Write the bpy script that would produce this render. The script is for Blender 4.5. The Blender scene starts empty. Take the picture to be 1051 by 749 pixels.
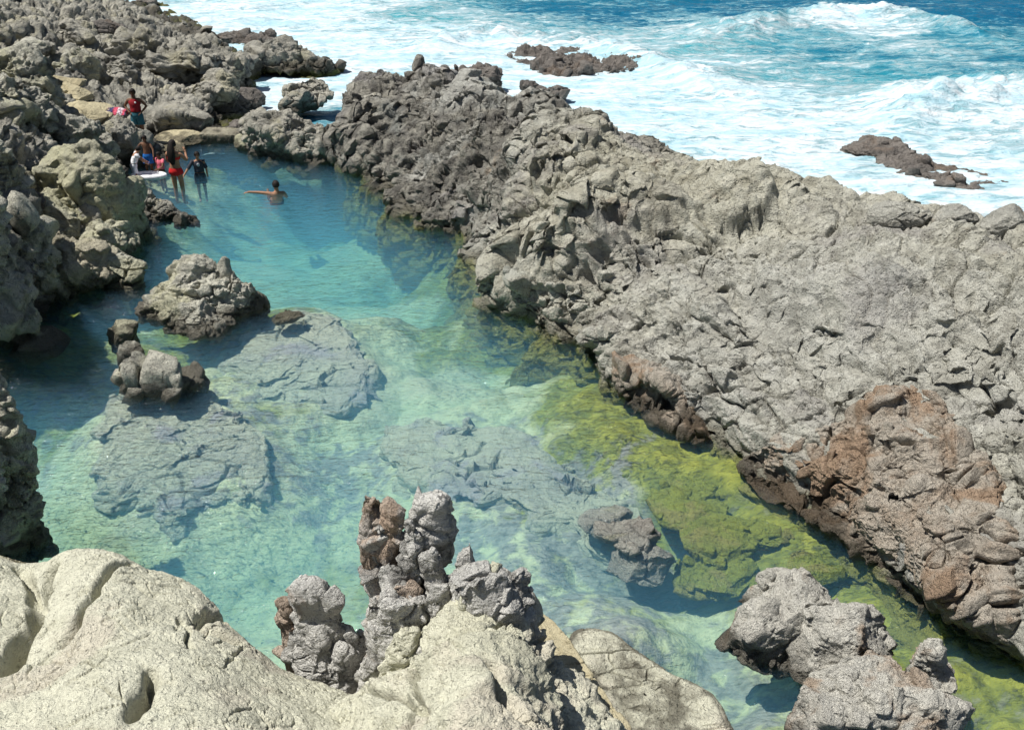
import bpy, bmesh, math, random
import numpy as np
from mathutils import Vector
from mathutils.bvhtree import BVHTree
R = math.radians
C = bpy.context.scene.collection
SC = bpy.context.scene

# ---------------------------------------------------------------- camera, sky, sun, exposure
CAMH, PITCH, FPX, PW, PH = 8.0, R(28.4), 1000.0, 1051.0, 749.0
cam = bpy.data.objects.new('camera', bpy.data.cameras.new('camera'))
C.objects.link(cam); SC.camera = cam
cam.location = (0, 0, CAMH); cam.rotation_euler = (R(90) - PITCH, 0, 0)
cam.data.sensor_width = 36; cam.data.lens = 36 * FPX / PW
cam.data.clip_start = 0.1; cam.data.clip_end = 20000

SUN = Vector((-0.44, -0.05, 0.895)).normalized()
w = bpy.data.worlds.new('World'); SC.world = w; w.use_nodes = True
nt = w.node_tree; bgn = nt.nodes['Background']
sky = nt.nodes.new('ShaderNodeTexSky'); sky.sky_type = 'NISHITA'; sky.sun_disc = False
sky.sun_elevation = math.asin(SUN.z); sky.sun_rotation = math.atan2(SUN.x, SUN.y)
nt.links.new(sky.outputs[0], bgn.inputs[0]); bgn.inputs[1].default_value = 0.052
sl = bpy.data.lights.new('sun', 'SUN'); sl.energy = 5.0; sl.angle = R(0.5); sl.color = (1, .97, .915)
so = bpy.data.objects.new('sun', sl); C.objects.link(so)
so.rotation_euler = SUN.to_track_quat('Z', 'Y').to_euler()
SC.view_settings.view_transform = 'Standard'; SC.view_settings.look = 'None'
SC.view_settings.gamma = 1; SC.view_settings.use_curve_mapping = False
SC.view_settings.exposure = 0.27
SC.render.engine = 'CYCLES'
cy = SC.cycles
cy.max_bounces = 8; cy.transparent_max_bounces = 12; cy.volume_bounces = 1
cy.use_denoising = True; cy.caustics_reflective = False; cy.caustics_refractive = False

# ---------------------------------------------------------------- helpers: rays, noise
cp, sp = math.cos(PITCH), math.sin(PITCH)
def P(px, py, z=0.0):
    """where the sight line through a photo point meets height z"""
    a = (px - PW / 2) / FPX; b = (PH / 2 - py) / FPX
    d = np.array([a, cp + b * sp, -sp + b * cp])
    t = (z - CAMH) / d[2]
    return np.array([0, 0, CAMH]) + d * t
def mpp(px, py, z=0.0):
    q = P(px, py, z) - np.array([0, 0, CAMH])
    return (q[1] * cp - q[2] * sp) / FPX
def pts(l): return np.array([P(*q) for q in l])

def h32(x):
    x = x.astype(np.uint32)
    x = (x ^ (x >> np.uint32(16))) * np.uint32(0x7feb352d)
    x = (x ^ (x >> np.uint32(15))) * np.uint32(0x846ca68b)
    return x ^ (x >> np.uint32(16))
def hsh(i, j, k, s):
    return h32(i * np.uint32(73856093) ^ j * np.uint32(19349663) ^ k * np.uint32(83492791) ^ np.uint32((s * 2654435761) & 0xffffffff))
GR = np.array([(1,1,0),(-1,1,0),(1,-1,0),(-1,-1,0),(1,0,1),(-1,0,1),(1,0,-1),(-1,0,-1),(0,1,1),(0,-1,1),(0,1,-1),(0,-1,-1),(1,1,0),(-1,1,0),(0,-1,1),(0,-1,-1)], float)
def perlin(p, s=0):
    f = np.floor(p); u = p - f; ii = f.astype(np.int64).astype(np.uint32)
    t = u * u * u * (u * (u * 6 - 15) + 10); out = 0
    for dx in (0, 1):
        for dy in (0, 1):
            for dz in (0, 1):
                g = GR[hsh(ii[:, 0] + np.uint32(dx), ii[:, 1] + np.uint32(dy), ii[:, 2] + np.uint32(dz), s) & np.uint32(15)]
                v = g[:, 0] * (u[:, 0] - dx) + g[:, 1] * (u[:, 1] - dy) + g[:, 2] * (u[:, 2] - dz)
                out = out + v * (t[:, 0] if dx else 1 - t[:, 0]) * (t[:, 1] if dy else 1 - t[:, 1]) * (t[:, 2] if dz else 1 - t[:, 2])
    return out
def fbm(p, o=4, s=0, gain=.5):
    a, r = 1.0, 0
    for i in range(o):
        r = r + a * perlin(p, s + i * 17); p = p * 2.03 + 7.3; a *= gain
    return r
def ridged(p, o=3, s=0):
    a, r = 1.0, 0
    for i in range(o):
        r = r + a * (1 - 2 * np.abs(perlin(p, s + i * 13))); p = p * 2.1 + 3.1; a *= .5
    return r
def voro(p, s=0):
    """nearest and second nearest cell distance, offset from the cell centre, two hashes"""
    f = np.floor(p); ii = f.astype(np.int64).astype(np.uint32); n = len(p)
    F1 = np.full(n, 9.); F2 = np.full(n, 9.); off = np.zeros((n, 3)); ident = np.zeros(n, np.uint32)
    for dx in (-1, 0, 1):
        for dy in (-1, 0, 1):
            for dz in (-1, 0, 1):
                h = hsh(ii[:, 0] + np.uint32(dx & 0xffffffff), ii[:, 1] + np.uint32(dy & 0xffffffff), ii[:, 2] + np.uint32(dz & 0xffffffff), s)
                c = np.stack([(h & np.uint32(1023)), ((h >> np.uint32(10)) & np.uint32(1023)), ((h >> np.uint32(20)) & np.uint32(1023))], 1) / 1023.
                o = p - (f + np.array([dx, dy, dz]) + c)
                d = np.sqrt((o * o).sum(1))
                m = d < F1
                F2 = np.where(m, F1, np.minimum(F2, d)); F1 = np.where(m, d, F1)
                off[m] = o[m]; ident[m] = h[m]
    return F1, F2, off, ident
def unit(h, s):
    a = h32(h ^ np.uint32(s * 7919 + 11)) / 4294967295.; return a
AN = np.array([[.82, .38, .12], [-.55, 1.15, .30], [.18, -.42, 1.35]])
def facets(p, f, s, slope=.4, step=.35, crack=.4, cw=.035, an=True, bw=.08, cm=.2):
    """broken rock: every cell is a tilted plane at its own height, parted here and there by narrow cracks; in units of 1/f"""
    wq = (p @ AN if an else p) * f
    wq = wq + .28 * np.stack([perlin(wq * 1.2, s + 1), perlin(wq * 1.2 + 9, s + 2), perlin(wq * 1.2 + 19, s + 3)], 1)
    F1, F2, o, h = voro(wq, s)
    n = np.stack([unit(h, 1), unit(h, 2), unit(h, 3)], 1) * 2 - 1
    mk = np.clip(perlin(p * f * .45, s + 6) * 2.4 + cm, 0, 1)
    d = ((o * n).sum(1) * slope + (unit(h, 4) - .5) * step * np.clip(mk + .3, 0, 1)) * sst(F2 - F1, -.02, bw) - crack * mk * np.exp(-((F2 - F1) / cw) ** 2)
    return d / f
def chis(p, f, s, mode='min', k=.6, slope=.55, step=.35, ax=None):
    """chiselled surface: envelope of tilted planes; 'max' gives blocks, 'min' gives sharp ridges round hollows"""
    wq = (p @ (AN if ax is None else ax)) * f; wq = wq + .22 * np.stack([perlin(wq * 1.3, s + 1), perlin(wq * 1.3 + 9, s + 2), perlin(wq * 1.3 + 19, s + 3)], 1)
    fl = np.floor(wq); ii = fl.astype(np.int64).astype(np.uint32); sg = 1. if mode == 'max' else -1.; out = np.full(len(p), -9.)
    for dx in (-1, 0, 1):
        for dy in (-1, 0, 1):
            for dz in (-1, 0, 1):
                h = hsh(ii[:, 0] + np.uint32(dx & 0xffffffff), ii[:, 1] + np.uint32(dy & 0xffffffff), ii[:, 2] + np.uint32(dz & 0xffffffff), s)
                c = np.stack([(h & np.uint32(1023)), ((h >> np.uint32(10)) & np.uint32(1023)), ((h >> np.uint32(20)) & np.uint32(1023))], 1) / 1023.
                o = wq - (fl + np.array([dx, dy, dz]) + c)
                h2 = h32(h ^ np.uint32(s * 31 + 7))
                nx = (h2 & np.uint32(1023)) / 511.5 - 1; ny = ((h2 >> np.uint32(10)) & np.uint32(1023)) / 511.5 - 1; nz = ((h2 >> np.uint32(20)) & np.uint32(1023)) / 511.5 - 1
                v = (nx * o[:, 0] + ny * o[:, 1] + nz * o[:, 2]) * slope + unit(h2, 3) * step - k * (o * o).sum(1)
                np.maximum(out, v, out=out)
    return sg * out / f
def cracks(p, f, s, w=.03, lim=.0):
    wq = p @ AN * f; wq = wq + .35 * np.stack([perlin(wq * .9, s + 1), perlin(wq * .9 + 9, s + 2), perlin(wq * .9 + 19, s + 3)], 1)
    F1, F2, o, h = voro(wq, s)
    return -np.exp(-((F2 - F1) / w) ** 2) * np.clip(perlin(p * f * .6 + 3, s + 6) * 3 + lim, 0, 1) / f
# displacement in metres along the normal
def rock_disp(p, kind, s):
    p = p + 40.
    if kind == 'crag':      # rough dark lava, sharp crests
        return (.09 * fbm(p * .8, 3, s) + .04 * ridged(p @ AN * 1.9, 3, s + 2) + chis(p, 1.2, s, 'max') * .6 + chis(p, 3.4, s + 5) * .7
                + chis(p, 8.5, s + 9) * .8 + chis(p, 20, s + 12) * .8 + cracks(p, 1.6, s + 15, .04) * .35 + cracks(p, 5, s + 16, .05) * .4)
    if kind == 'spiky':
        return (.05 * fbm(p * 1.2, 3, s) + .04 * ridged(p @ AN * 2.6, 3, s + 2) + chis(p, 2., s, 'max') * .6 + chis(p, 5, s + 5) * .8
                + chis(p, 12, s + 9) * .9 + chis(p, 28, s + 12) * .9 + cracks(p, 2.5, s + 15, .04) * .4 + cracks(p, 8, s + 16, .06, .1) * .5 - pits(p, 7, s, .34) * .6)
    if kind == 'smooth':    # weathered pale slab
        q = p * np.array([1, 1, 2.2])
        return (.08 * fbm(p * .7, 4, s) + chis(p, .8, s, 'max', .3, .5, .4) * .42 + chis(p, 2.2, s + 4, 'max', .35, .4, .35) * .36 + chis(p, 6, s + 5, 'max', .4, .4, .3) * .25 + chis(p, 16, s + 6) * .35
                + .010 * fbm(q * 6, 3, s + 4) + .004 * fbm(p * 30, 2, s + 6) + cracks(p, .9, s + 7, .022, -.1) * .26 + cracks(p, 3, s + 8, .03, -.1) * .26 + cracks(p, 7, s + 9, .05, -.2) * .3 - pits(p, 6, s, .2) * .4 - pits(p, 15, s + 3, .26) * .5)
    if kind == 'block':
        return (.04 * fbm(p * 1.1, 3, s) + chis(p, .9, s, 'max', .5, .45, .35) * .6 + chis(p, 2.6, s + 5, 'max', .5, .5, .4) * .5
                + chis(p, 7.5, s + 9) * .5 + chis(p, 18, s + 12) * .5 + cracks(p, 1.2, s + 15, .03) * .25 + cracks(p, 4, s + 16, .04) * .3)
    if kind == 'fine':      # brown pitted crust
        return (.05 * fbm(p * 1.0, 3, s) + chis(p, 1.1, s, 'max', .5, .5, .4) * .55 + chis(p, 3.2, s + 5) * .45
                + chis(p, 9, s + 9) * .7 + chis(p, 24, s + 12) * .9 + cracks(p, 1.5, s + 15, .05, .1) * .4 + cracks(p, 5, s + 16, .06) * .4)
    if kind == 'under':
        return .10 * fbm(p * .8, 4, s) + chis(p, 1.1, s, 'max', .4, .3, .2) * .35 + chis(p, 3.5, s + 3) * .3 + cracks(p, 1.3, s + 5, .05) * .3 + .02 * fbm(p * 5, 3, s)
def pits(p, f, s, r):
    F1, F2, o, h = voro(p * f, s + 31)
    return np.clip(r * (.5 + unit(h, 5)) - F1, 0, 1) / f * 2

def vnormals(V, F):
    a, b, c = V[F[:, 0]], V[F[:, 1]], V[F[:, 2]]
    fn = np.cross(b - a, c - a)
    if F.shape[1] == 4: fn = np.cross(V[F[:, 2]] - a, V[F[:, 3]] - b)
    n = np.zeros_like(V)
    for k in range(F.shape[1]):
        for ax in range(3):
            n[:, ax] += np.bincount(F[:, k], fn[:, ax], len(V))
    return n / np.maximum(np.linalg.norm(n, axis=1, keepdims=True), 1e-9)
def mesh(name, V, F, mat=None, smooth=True):
    me = bpy.data.meshes.new(name)
    V = np.asarray(V, np.float32); F = np.asarray(F, np.int32); k = F.shape[1]
    me.vertices.add(len(V)); me.vertices.foreach_set('co', V.ravel())
    me.loops.add(F.size); me.loops.foreach_set('vertex_index', F.ravel())
    me.polygons.add(len(F)); me.polygons.foreach_set('loop_start', np.arange(0, F.size, k, dtype=np.int32))
    if smooth: me.polygons.foreach_set('use_smooth', np.ones(len(F), bool))
    me.update(calc_edges=True); me.validate()
    if mat: me.materials.append(mat)
    return me
def attr(me, name, vals):
    a = me.attributes.new(name, 'FLOAT', 'POINT'); a.data.foreach_set('value', np.asarray(vals, np.float32))
def obj(name, me, parent=None, loc=None, label=None, cat=None, group=None, kind=None):
    o = bpy.data.objects.new(name, me); C.objects.link(o)
    if parent: o.parent = parent
    if loc is not None: o.location = loc
    if label: o['label'] = label
    if cat: o['category'] = cat
    if group: o['group'] = group
    if kind: o['kind'] = kind
    return o
def rooted(name, V, F, mat, **k):
    """mesh object whose origin sits at its base"""
    V = np.asarray(V); c = V.mean(0); c[2] = V[:, 2].min()
    return obj(name, mesh(name, V - c, F, mat, False), loc=c, **k)
def grid_faces(nu, nv, wrap=False):
    i, j = np.meshgrid(np.arange(nu - 1), np.arange(nv if wrap else nv - 1), indexing='ij')
    a = i * nv + j; b = i * nv + (j + 1) % nv
    return np.stack([a, b, b + nv, a + nv], -1).reshape(-1, 4)
def cr(pl, ts, closed=False):
    """Catmull-Rom through the rows of pl (n, ...) at parameters ts in 0..n-1"""
    n = len(pl); i = np.floor(ts).astype(int)
    if not closed: i = np.clip(i, 0, n - 2)
    t = (ts - i).reshape((-1,) + (1,) * (pl.ndim - 1))
    g = (lambda k: pl[(i + k) % n]) if closed else (lambda k: pl[np.clip(i + k, 0, n - 1)])
    a, b, c, d = g(-1), g(0), g(1), g(2)
    return .5 * (2 * b + (c - a) * t + (2 * a - 5 * b + 4 * c - d) * t * t + (3 * b - 3 * c + d - a) * t ** 3)
def resample(pl, n, closed=False):
    pl = np.asarray(pl, float); m = len(pl)
    ts = np.linspace(0, m if closed else m - 1, 40 * m + 1)
    q = cr(pl, ts[:-1] if closed else ts, closed)
    if closed: q = np.vstack([q, q[:1]])
    L = np.r_[0, np.cumsum(np.linalg.norm(np.diff(q, axis=0), axis=1))]
    s = np.linspace(0, L[-1], n + 1)[:-1] if closed else np.linspace(0, L[-1], n)
    return np.stack([np.interp(s, L, q[:, k]) for k in range(3)], 1)
def loft(rows, nu, nv, closed=False):
    G = np.stack([resample(r, nv, closed) for r in rows])         # rows x nv x 3
    m = len(rows); ts = np.linspace(0, m - 1, 60 * m)
    q = cr(G, ts); L = np.r_[0, np.cumsum(np.linalg.norm(np.diff(q, axis=0), axis=2).mean(1))]
    t2 = np.interp(np.linspace(0, L[-1], nu), L, ts)
    V = cr(G, t2).reshape(-1, 3)
    return V, grid_faces(nu, nv, closed)
def orient(V, F, up=True):
    n = vnormals(V, F)
    return F[:, ::-1] if (n[:, 2].mean() < 0) == up else F
def displace(V, F, kind, s, amp=1.0, fn=None):
    n = vnormals(V, F)
    d = rock_disp(V, kind, s); d = (d - d.mean()) * amp
    if fn is not None: d = d + fn(V)
    return V + n * d[:, None]
def rbf(ctrl, XY):
    """thin plate heights through scattered (x, y, value)"""
    c = np.asarray(ctrl, float); n = len(c)
    U = lambda r2: np.where(r2 > 1e-12, .5 * r2 * np.log(np.maximum(r2, 1e-12)), 0)
    K = U(((c[:, None, :2] - c[None, :, :2]) ** 2).sum(-1)) + np.eye(n) * .03
    Q = np.c_[np.ones(n), c[:, :2]]
    A = np.block([[K, Q], [Q.T, np.zeros((3, 3))]])
    wv = np.linalg.solve(A, np.r_[c[:, 2], 0, 0, 0])
    out = np.empty(len(XY))
    for i in range(0, len(XY), 40000):
        x = XY[i:i + 40000]
        out[i:i + 40000] = U(((x[:, None] - c[None, :, :2]) ** 2).sum(-1)) @ wv[:n] + wv[n] + x @ wv[n + 1:]
    return out
def shep(ctrl, XY, pw=3.0, sy=1.0):
    c = np.asarray(ctrl, float); out = np.empty(len(XY))
    for i in range(0, len(XY), 40000):
        x = XY[i:i + 40000]
        d = (x[:, None, 0] - c[None, :, 0]) ** 2 + ((x[:, None, 1] - c[None, :, 1]) * sy) ** 2 + .02
        k = d ** (-pw / 2); out[i:i + 40000] = (k * c[None, :, 2]).sum(1) / k.sum(1)
    return out
def polar(a0, a1, r0, r1, na, nr):
    a = np.linspace(R(a0), R(a1), na); r = np.geomspace(r0, r1, nr)
    rr, aa = np.meshgrid(r, a, indexing='ij')
    return np.stack([rr * np.sin(aa), rr * np.cos(aa)], -1).reshape(-1, 2), grid_faces(nr, na)
_ico = {}
def ico(l):
    if l not in _ico:
        b = bmesh.new(); bmesh.ops.create_icosphere(b, subdivisions=l, radius=1)
        _ico[l] = (np.array([v.co[:] for v in b.verts]), np.array([[v.index for v in f.verts] for f in b.faces])); b.free()
    return _ico[l]
def sst(x, a, b):
    t = np.clip((x - a) / (b - a), 0, 1); return t * t * (3 - 2 * t)

def tri(F): return F if F.shape[1] == 3 else np.vstack([F[:, [0, 1, 2]], F[:, [0, 2, 3]]])
def studs(V, F, cnt, s0, s1, seed, lev=3, mask=None, sink=.3, amp=1., flat=.62):
    """fractured rock: angular blocks of one joint system standing out of the surface, fused with it"""
    rng = np.random.RandomState(seed); n = vnormals(V, F); F = tri(F)
    w_ = np.ones(len(V)) if mask is None else np.clip(mask, 0, None)
    A, B, Cc = V[F[:, 0]], V[F[:, 1]], V[F[:, 2]]; ar = np.linalg.norm(np.cross(B - A, Cc - A), axis=1) * w_[F[:, 0]]
    pick = F[rng.choice(len(F), cnt, p=ar / ar.sum()), 0]
    D, T = ico(lev); q, _ = np.linalg.qr(rng.normal(size=(3, 3))); VV = []
    for i in pick:
        sz = s0 * (s1 / s0) ** (rng.rand() ** 1.5)
        J = np.vstack([q, -q]) + rng.normal(size=(6, 3)) * .13; J = np.vstack([J, rng.normal(size=(5, 3))]); J /= np.linalg.norm(J, axis=1, keepdims=True)
        ds = np.r_[rng.uniform(.5, 1., 6), rng.uniform(.65, .95, 5)]
        r = 1 / (np.maximum(D @ J.T, 1e-3) / ds).max(1)
        v = D * np.minimum(r, 1.3)[:, None] * sz * rng.uniform(.55, 1.1, 3)
        nn = n[i]; h = v @ nn; v = v - np.outer(h * (1 - flat), nn)
        VV.append(v + V[i] - nn * sz * sink)
    S = np.vstack(VV); FS = (T[None] + (np.arange(cnt) * len(D))[:, None, None]).reshape(-1, 3)
    ns = vnormals(S, FS); p = S + 40
    d = chis(p, 3.5 / s1, seed + 3) * .35 + chis(p, 10 / s1, seed + 4) * .6
    S = S + ns * ((d - d.mean()) * amp)[:, None]
    return np.vstack([V, S]), np.vstack([F, FS + len(V)])

# ---------------------------------------------------------------- materials
class NT:
    def __init__(s, name):
        s.m = bpy.data.materials.new(name); s.m.use_nodes = True; s.t = s.m.node_tree; s.t.nodes.clear()
        s.out = s.n('ShaderNodeOutputMaterial')
    def n(s, typ, **k):
        x = s.t.nodes.new(typ)
        for a, v in k.items(): setattr(x, a, v)
        return x
    def set(s, sock, v):
        if isinstance(v, bpy.types.NodeSocket): s.t.links.new(v, sock)
        elif isinstance(v, tuple) and len(v) == 3 and sock.type == 'RGBA': sock.default_value = v + (1,)
        else: sock.default_value = v
    def pos(s): return s.n('ShaderNodeNewGeometry').outputs['Position']
    def noise(s, vec, scale, detail=4, rough=.55, dist=0., typ='FBM'):
        x = s.n('ShaderNodeTexNoise'); s.set(x.inputs['Vector'], vec)
        x.inputs['Scale'].default_value = scale; x.inputs['Detail'].default_value = detail
        x.inputs['Roughness'].default_value = rough; x.inputs['Distortion'].default_value = dist
        return x.outputs['Fac']
    def vor(s, vec, scale, feat='F1', out='Distance'):
        x = s.n('ShaderNodeTexVoronoi', feature=feat); s.set(x.inputs['Vector'], vec); x.inputs['Scale'].default_value = scale
        return x.outputs[out]
    def step(s, v, a, b, lo=0., hi=1.):
        x = s.n('ShaderNodeMapRange', interpolation_type='SMOOTHSTEP'); s.set(x.inputs[0], v)
        for i, q in enumerate((a, b, lo, hi)): s.set(x.inputs[i + 1], q)
        return x.outputs[0]
    def math(s, op, a, b=0.):
        x = s.n('ShaderNodeMath', operation=op); s.set(x.inputs[0], a); s.set(x.inputs[1], b); return x.outputs[0]
    def mix(s, f, a, b, typ='MIX'):
        x = s.n('ShaderNodeMix', data_type='RGBA', blend_type=typ); s.set(x.inputs[0], f); s.set(x.inputs[6], a); s.set(x.inputs[7], b)
        return x.outputs[2]
    def attr(s, name): return s.n('ShaderNodeAttribute', attribute_name=name).outputs['Fac']
    def scalev(s, v, sc, rot=(0, 0, 0)):
        x = s.n('ShaderNodeMapping'); s.set(x.inputs[0], v); x.inputs['Scale'].default_value = sc; x.inputs['Rotation'].default_value = rot
        return x.outputs[0]
    def bump(s, h, dist, strength=1., normal=None):
        x = s.n('ShaderNodeBump'); s.set(x.inputs['Height'], h); x.inputs['Distance'].default_value = dist; x.inputs['Strength'].default_value = strength
        if normal: s.set(x.inputs['Normal'], normal)
        return x.outputs[0]
    def bsdf(s, col, rough=.9, normal=None, spec=.3):
        x = s.n('ShaderNodeBsdfPrincipled'); s.set(x.inputs['Base Color'], col); s.set(x.inputs['Roughness'], rough)
        x.inputs['Specular IOR Level'].default_value = spec
        if normal: s.set(x.inputs['Normal'], normal)
        return x
    def fin(s, sh, vol=None):
        s.t.links.new(sh.outputs[0] if hasattr(sh, 'outputs') else sh, s.out.inputs['Surface'])
        return s.m
def rock_mat(name, pale, mid, dark, patch=None, pscale=.8, pamt=.5, darkamt=.5, pits_=1., grain=1., algae=True, fine=1.0, wet=.24, bd=.095):
    k = NT(name); p = k.pos()
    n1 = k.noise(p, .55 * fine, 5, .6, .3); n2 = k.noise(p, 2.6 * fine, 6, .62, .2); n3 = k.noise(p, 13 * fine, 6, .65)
    n4 = k.noise(p, 60, 4, .6)
    c = k.mix(k.step(n1, .44, .72), pale, mid)
    c = k.mix(k.step(n2, .5, .7, 0., .7), c, mid)
    c = k.mix(k.step(n2, .34, .44, .55, 0.), c, pale)
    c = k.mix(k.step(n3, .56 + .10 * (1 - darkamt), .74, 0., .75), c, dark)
    pk = k.noise(k.scalev(p, (1, 1, 1.3)), pscale * 1.0, 5, .65, .5)
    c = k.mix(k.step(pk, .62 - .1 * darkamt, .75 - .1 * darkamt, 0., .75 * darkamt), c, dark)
    if patch:
        pn = k.noise(k.scalev(p, (1, 1, .6)), pscale, 5, .6, .6)
        c = k.mix(k.step(pn, .62 - .3 * pamt, .72 - .25 * pamt, 0., .85), c, patch)
    c = k.mix(k.step(n4, .35, .75, 0., .25 * grain), c, k.mix(.5, dark, mid))
    sp_ = k.noise(p, 9 * fine, 5, .75, .8); c = k.mix(k.step(sp_, .60, .66, 0., .85 * darkamt), c, tuple(x * .6 for x in dark))  # lichen-like black speckle, doubling as shade of small pores painted into the colour
    sx = k.n('ShaderNodeSeparateXYZ'); k.set(sx.inputs[0], p); z = sx.outputs[2]
    zz = k.math('ADD', z, k.step(n2, .3, .7, -.12, .12))
    wetf = k.step(zz, wet * .5, wet * 1.4, 1., 0.) if wet > 0 else 0.
    if wet > 0: c = k.mix(k.math('MULTIPLY', wetf, .8), c, k.mix(n3, (.035, .03, .022), (.085, .07, .045)))
    if algae:
        al = k.step(zz, -.32, -.05, 1., 0.)
        c = k.mix(k.math('MULTIPLY', al, .8), c, k.mix(n2, (.10, .12, .02), (.22, .2, .05)))
    vo = k.vor(p, 26 * fine)
    hgt = k.math('ADD', k.math('MULTIPLY', n3, 1.0), k.math('ADD', k.math('MULTIPLY', n4, .30), k.math('MULTIPLY', k.step(vo, .05, .45), .25 * pits_)))
    wp = k.n('ShaderNodeVectorMath', operation='MULTIPLY_ADD'); tx = k.n('ShaderNodeTexNoise'); k.set(tx.inputs['Vector'], p); tx.inputs['Scale'].default_value = 5
    k.set(wp.inputs[0], tx.outputs['Color']); wp.inputs[1].default_value = (.22, .22, .22); k.set(wp.inputs[2], p)
    e1 = k.step(k.vor(k.scalev(wp.outputs[0], (1, .6, 1.5), (.3, .5, .4)), 7 * fine, 'DISTANCE_TO_EDGE'), 0., .06)
    e2 = k.step(k.vor(k.scalev(wp.outputs[0], (.7, 1, 1.4), (.6, .2, .9)), 21 * fine, 'DISTANCE_TO_EDGE'), 0., .10)
    crk = k.math('ADD', k.math('MULTIPLY', e1, k.step(n2, .42, .58, .1, .9 * grain)), k.math('MULTIPLY', e2, k.step(n1, .4, .6, .15, .6 * grain)))
    nor = k.bump(hgt, bd, 1.)
    nor = k.bump(k.noise(k.scalev(p, (1, .7, 1.4), (.4, .3, .2)), 5.5, 6, .68, .4), bd * 1.6, 1., nor)
    nor = k.bump(crk, .016 * grain, .8, nor)
    rough = k.step(wetf, 0., 1., .92, .4) if wet > 0 else (.92 if wet > -5 else .6)
    return k.fin(k.bsdf(c, rough, nor, .25))
M = {}
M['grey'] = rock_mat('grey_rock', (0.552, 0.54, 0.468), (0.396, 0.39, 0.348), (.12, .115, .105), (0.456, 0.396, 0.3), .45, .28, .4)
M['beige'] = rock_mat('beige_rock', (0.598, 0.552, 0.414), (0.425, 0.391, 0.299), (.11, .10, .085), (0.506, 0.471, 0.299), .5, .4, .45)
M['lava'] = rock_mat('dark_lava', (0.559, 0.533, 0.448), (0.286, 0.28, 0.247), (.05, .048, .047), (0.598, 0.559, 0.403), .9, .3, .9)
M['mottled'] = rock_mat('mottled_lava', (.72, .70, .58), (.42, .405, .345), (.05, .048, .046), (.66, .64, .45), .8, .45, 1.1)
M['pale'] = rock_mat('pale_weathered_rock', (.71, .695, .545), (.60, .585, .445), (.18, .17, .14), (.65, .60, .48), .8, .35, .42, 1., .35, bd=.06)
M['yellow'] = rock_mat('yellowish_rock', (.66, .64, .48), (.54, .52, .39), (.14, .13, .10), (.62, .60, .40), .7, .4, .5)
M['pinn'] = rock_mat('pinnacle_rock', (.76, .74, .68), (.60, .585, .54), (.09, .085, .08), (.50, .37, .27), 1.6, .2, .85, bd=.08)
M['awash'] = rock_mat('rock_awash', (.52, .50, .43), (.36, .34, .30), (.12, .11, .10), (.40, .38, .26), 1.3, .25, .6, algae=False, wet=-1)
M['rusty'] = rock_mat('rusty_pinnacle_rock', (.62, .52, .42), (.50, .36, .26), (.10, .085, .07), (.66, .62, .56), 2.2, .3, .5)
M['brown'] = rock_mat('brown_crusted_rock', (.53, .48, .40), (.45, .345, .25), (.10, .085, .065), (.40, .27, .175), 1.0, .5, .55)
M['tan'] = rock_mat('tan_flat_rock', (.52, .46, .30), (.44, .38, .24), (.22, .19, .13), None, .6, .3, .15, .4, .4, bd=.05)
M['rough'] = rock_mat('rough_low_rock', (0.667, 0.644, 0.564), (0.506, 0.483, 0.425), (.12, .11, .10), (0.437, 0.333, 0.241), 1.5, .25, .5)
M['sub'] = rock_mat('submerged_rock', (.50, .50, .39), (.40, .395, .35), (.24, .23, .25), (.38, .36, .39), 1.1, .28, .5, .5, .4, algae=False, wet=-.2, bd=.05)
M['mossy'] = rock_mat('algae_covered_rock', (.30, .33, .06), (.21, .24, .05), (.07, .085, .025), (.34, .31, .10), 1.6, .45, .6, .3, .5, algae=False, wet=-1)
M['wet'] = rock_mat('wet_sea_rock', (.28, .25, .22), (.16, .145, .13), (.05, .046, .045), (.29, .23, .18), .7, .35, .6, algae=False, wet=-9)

def floor_mat():
    k = NT('pool_floor_sand_and_algae'); p = k.pos()
    n1 = k.noise(p, .8, 5, .6, .4); n2 = k.noise(p, 3.2, 5, .6, .3); n3 = k.noise(k.scalev(p, (1, 2.5, 1)), 7, 4, .6)
    a = k.math('ADD', k.attr('algae'), k.step(n1, .3, .7, -.3, .3))
    c = k.mix(k.step(n2, .35, .65), (.54, .55, .37), (.41, .44, .29))
    c = k.mix(k.step(n1, .45, .62, 0., .45), c, (.46, .42, .36))
    al = k.mix(k.step(n2, .36, .62), (.30, .31, .06), (.17, .19, .04))
    al = k.mix(k.step(n3, .5, .68, 0., .75), al, (.055, .065, .018))
    c = k.mix(k.step(a, .3, .7), c, al)
    g = k.math('ADD', k.attr('stone'), k.step(n2, .3, .7, -.3, .3))
    st = k.mix(k.step(n3, .4, .65), (.30, .29, .29), (.16, .155, .17))
    c = k.mix(k.step(g, .35, .7, 0., .85), c, st)
    c = k.mix(k.step(n3, .56, .74, 0., .5), c, (.16, .17, .10))
    return k.fin(k.bsdf(c, .9, k.bump(k.math('ADD', n2, k.math('MULTIPLY', n3, .5)), .12, .8), .1))
M['floor'] = floor_mat()
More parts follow.
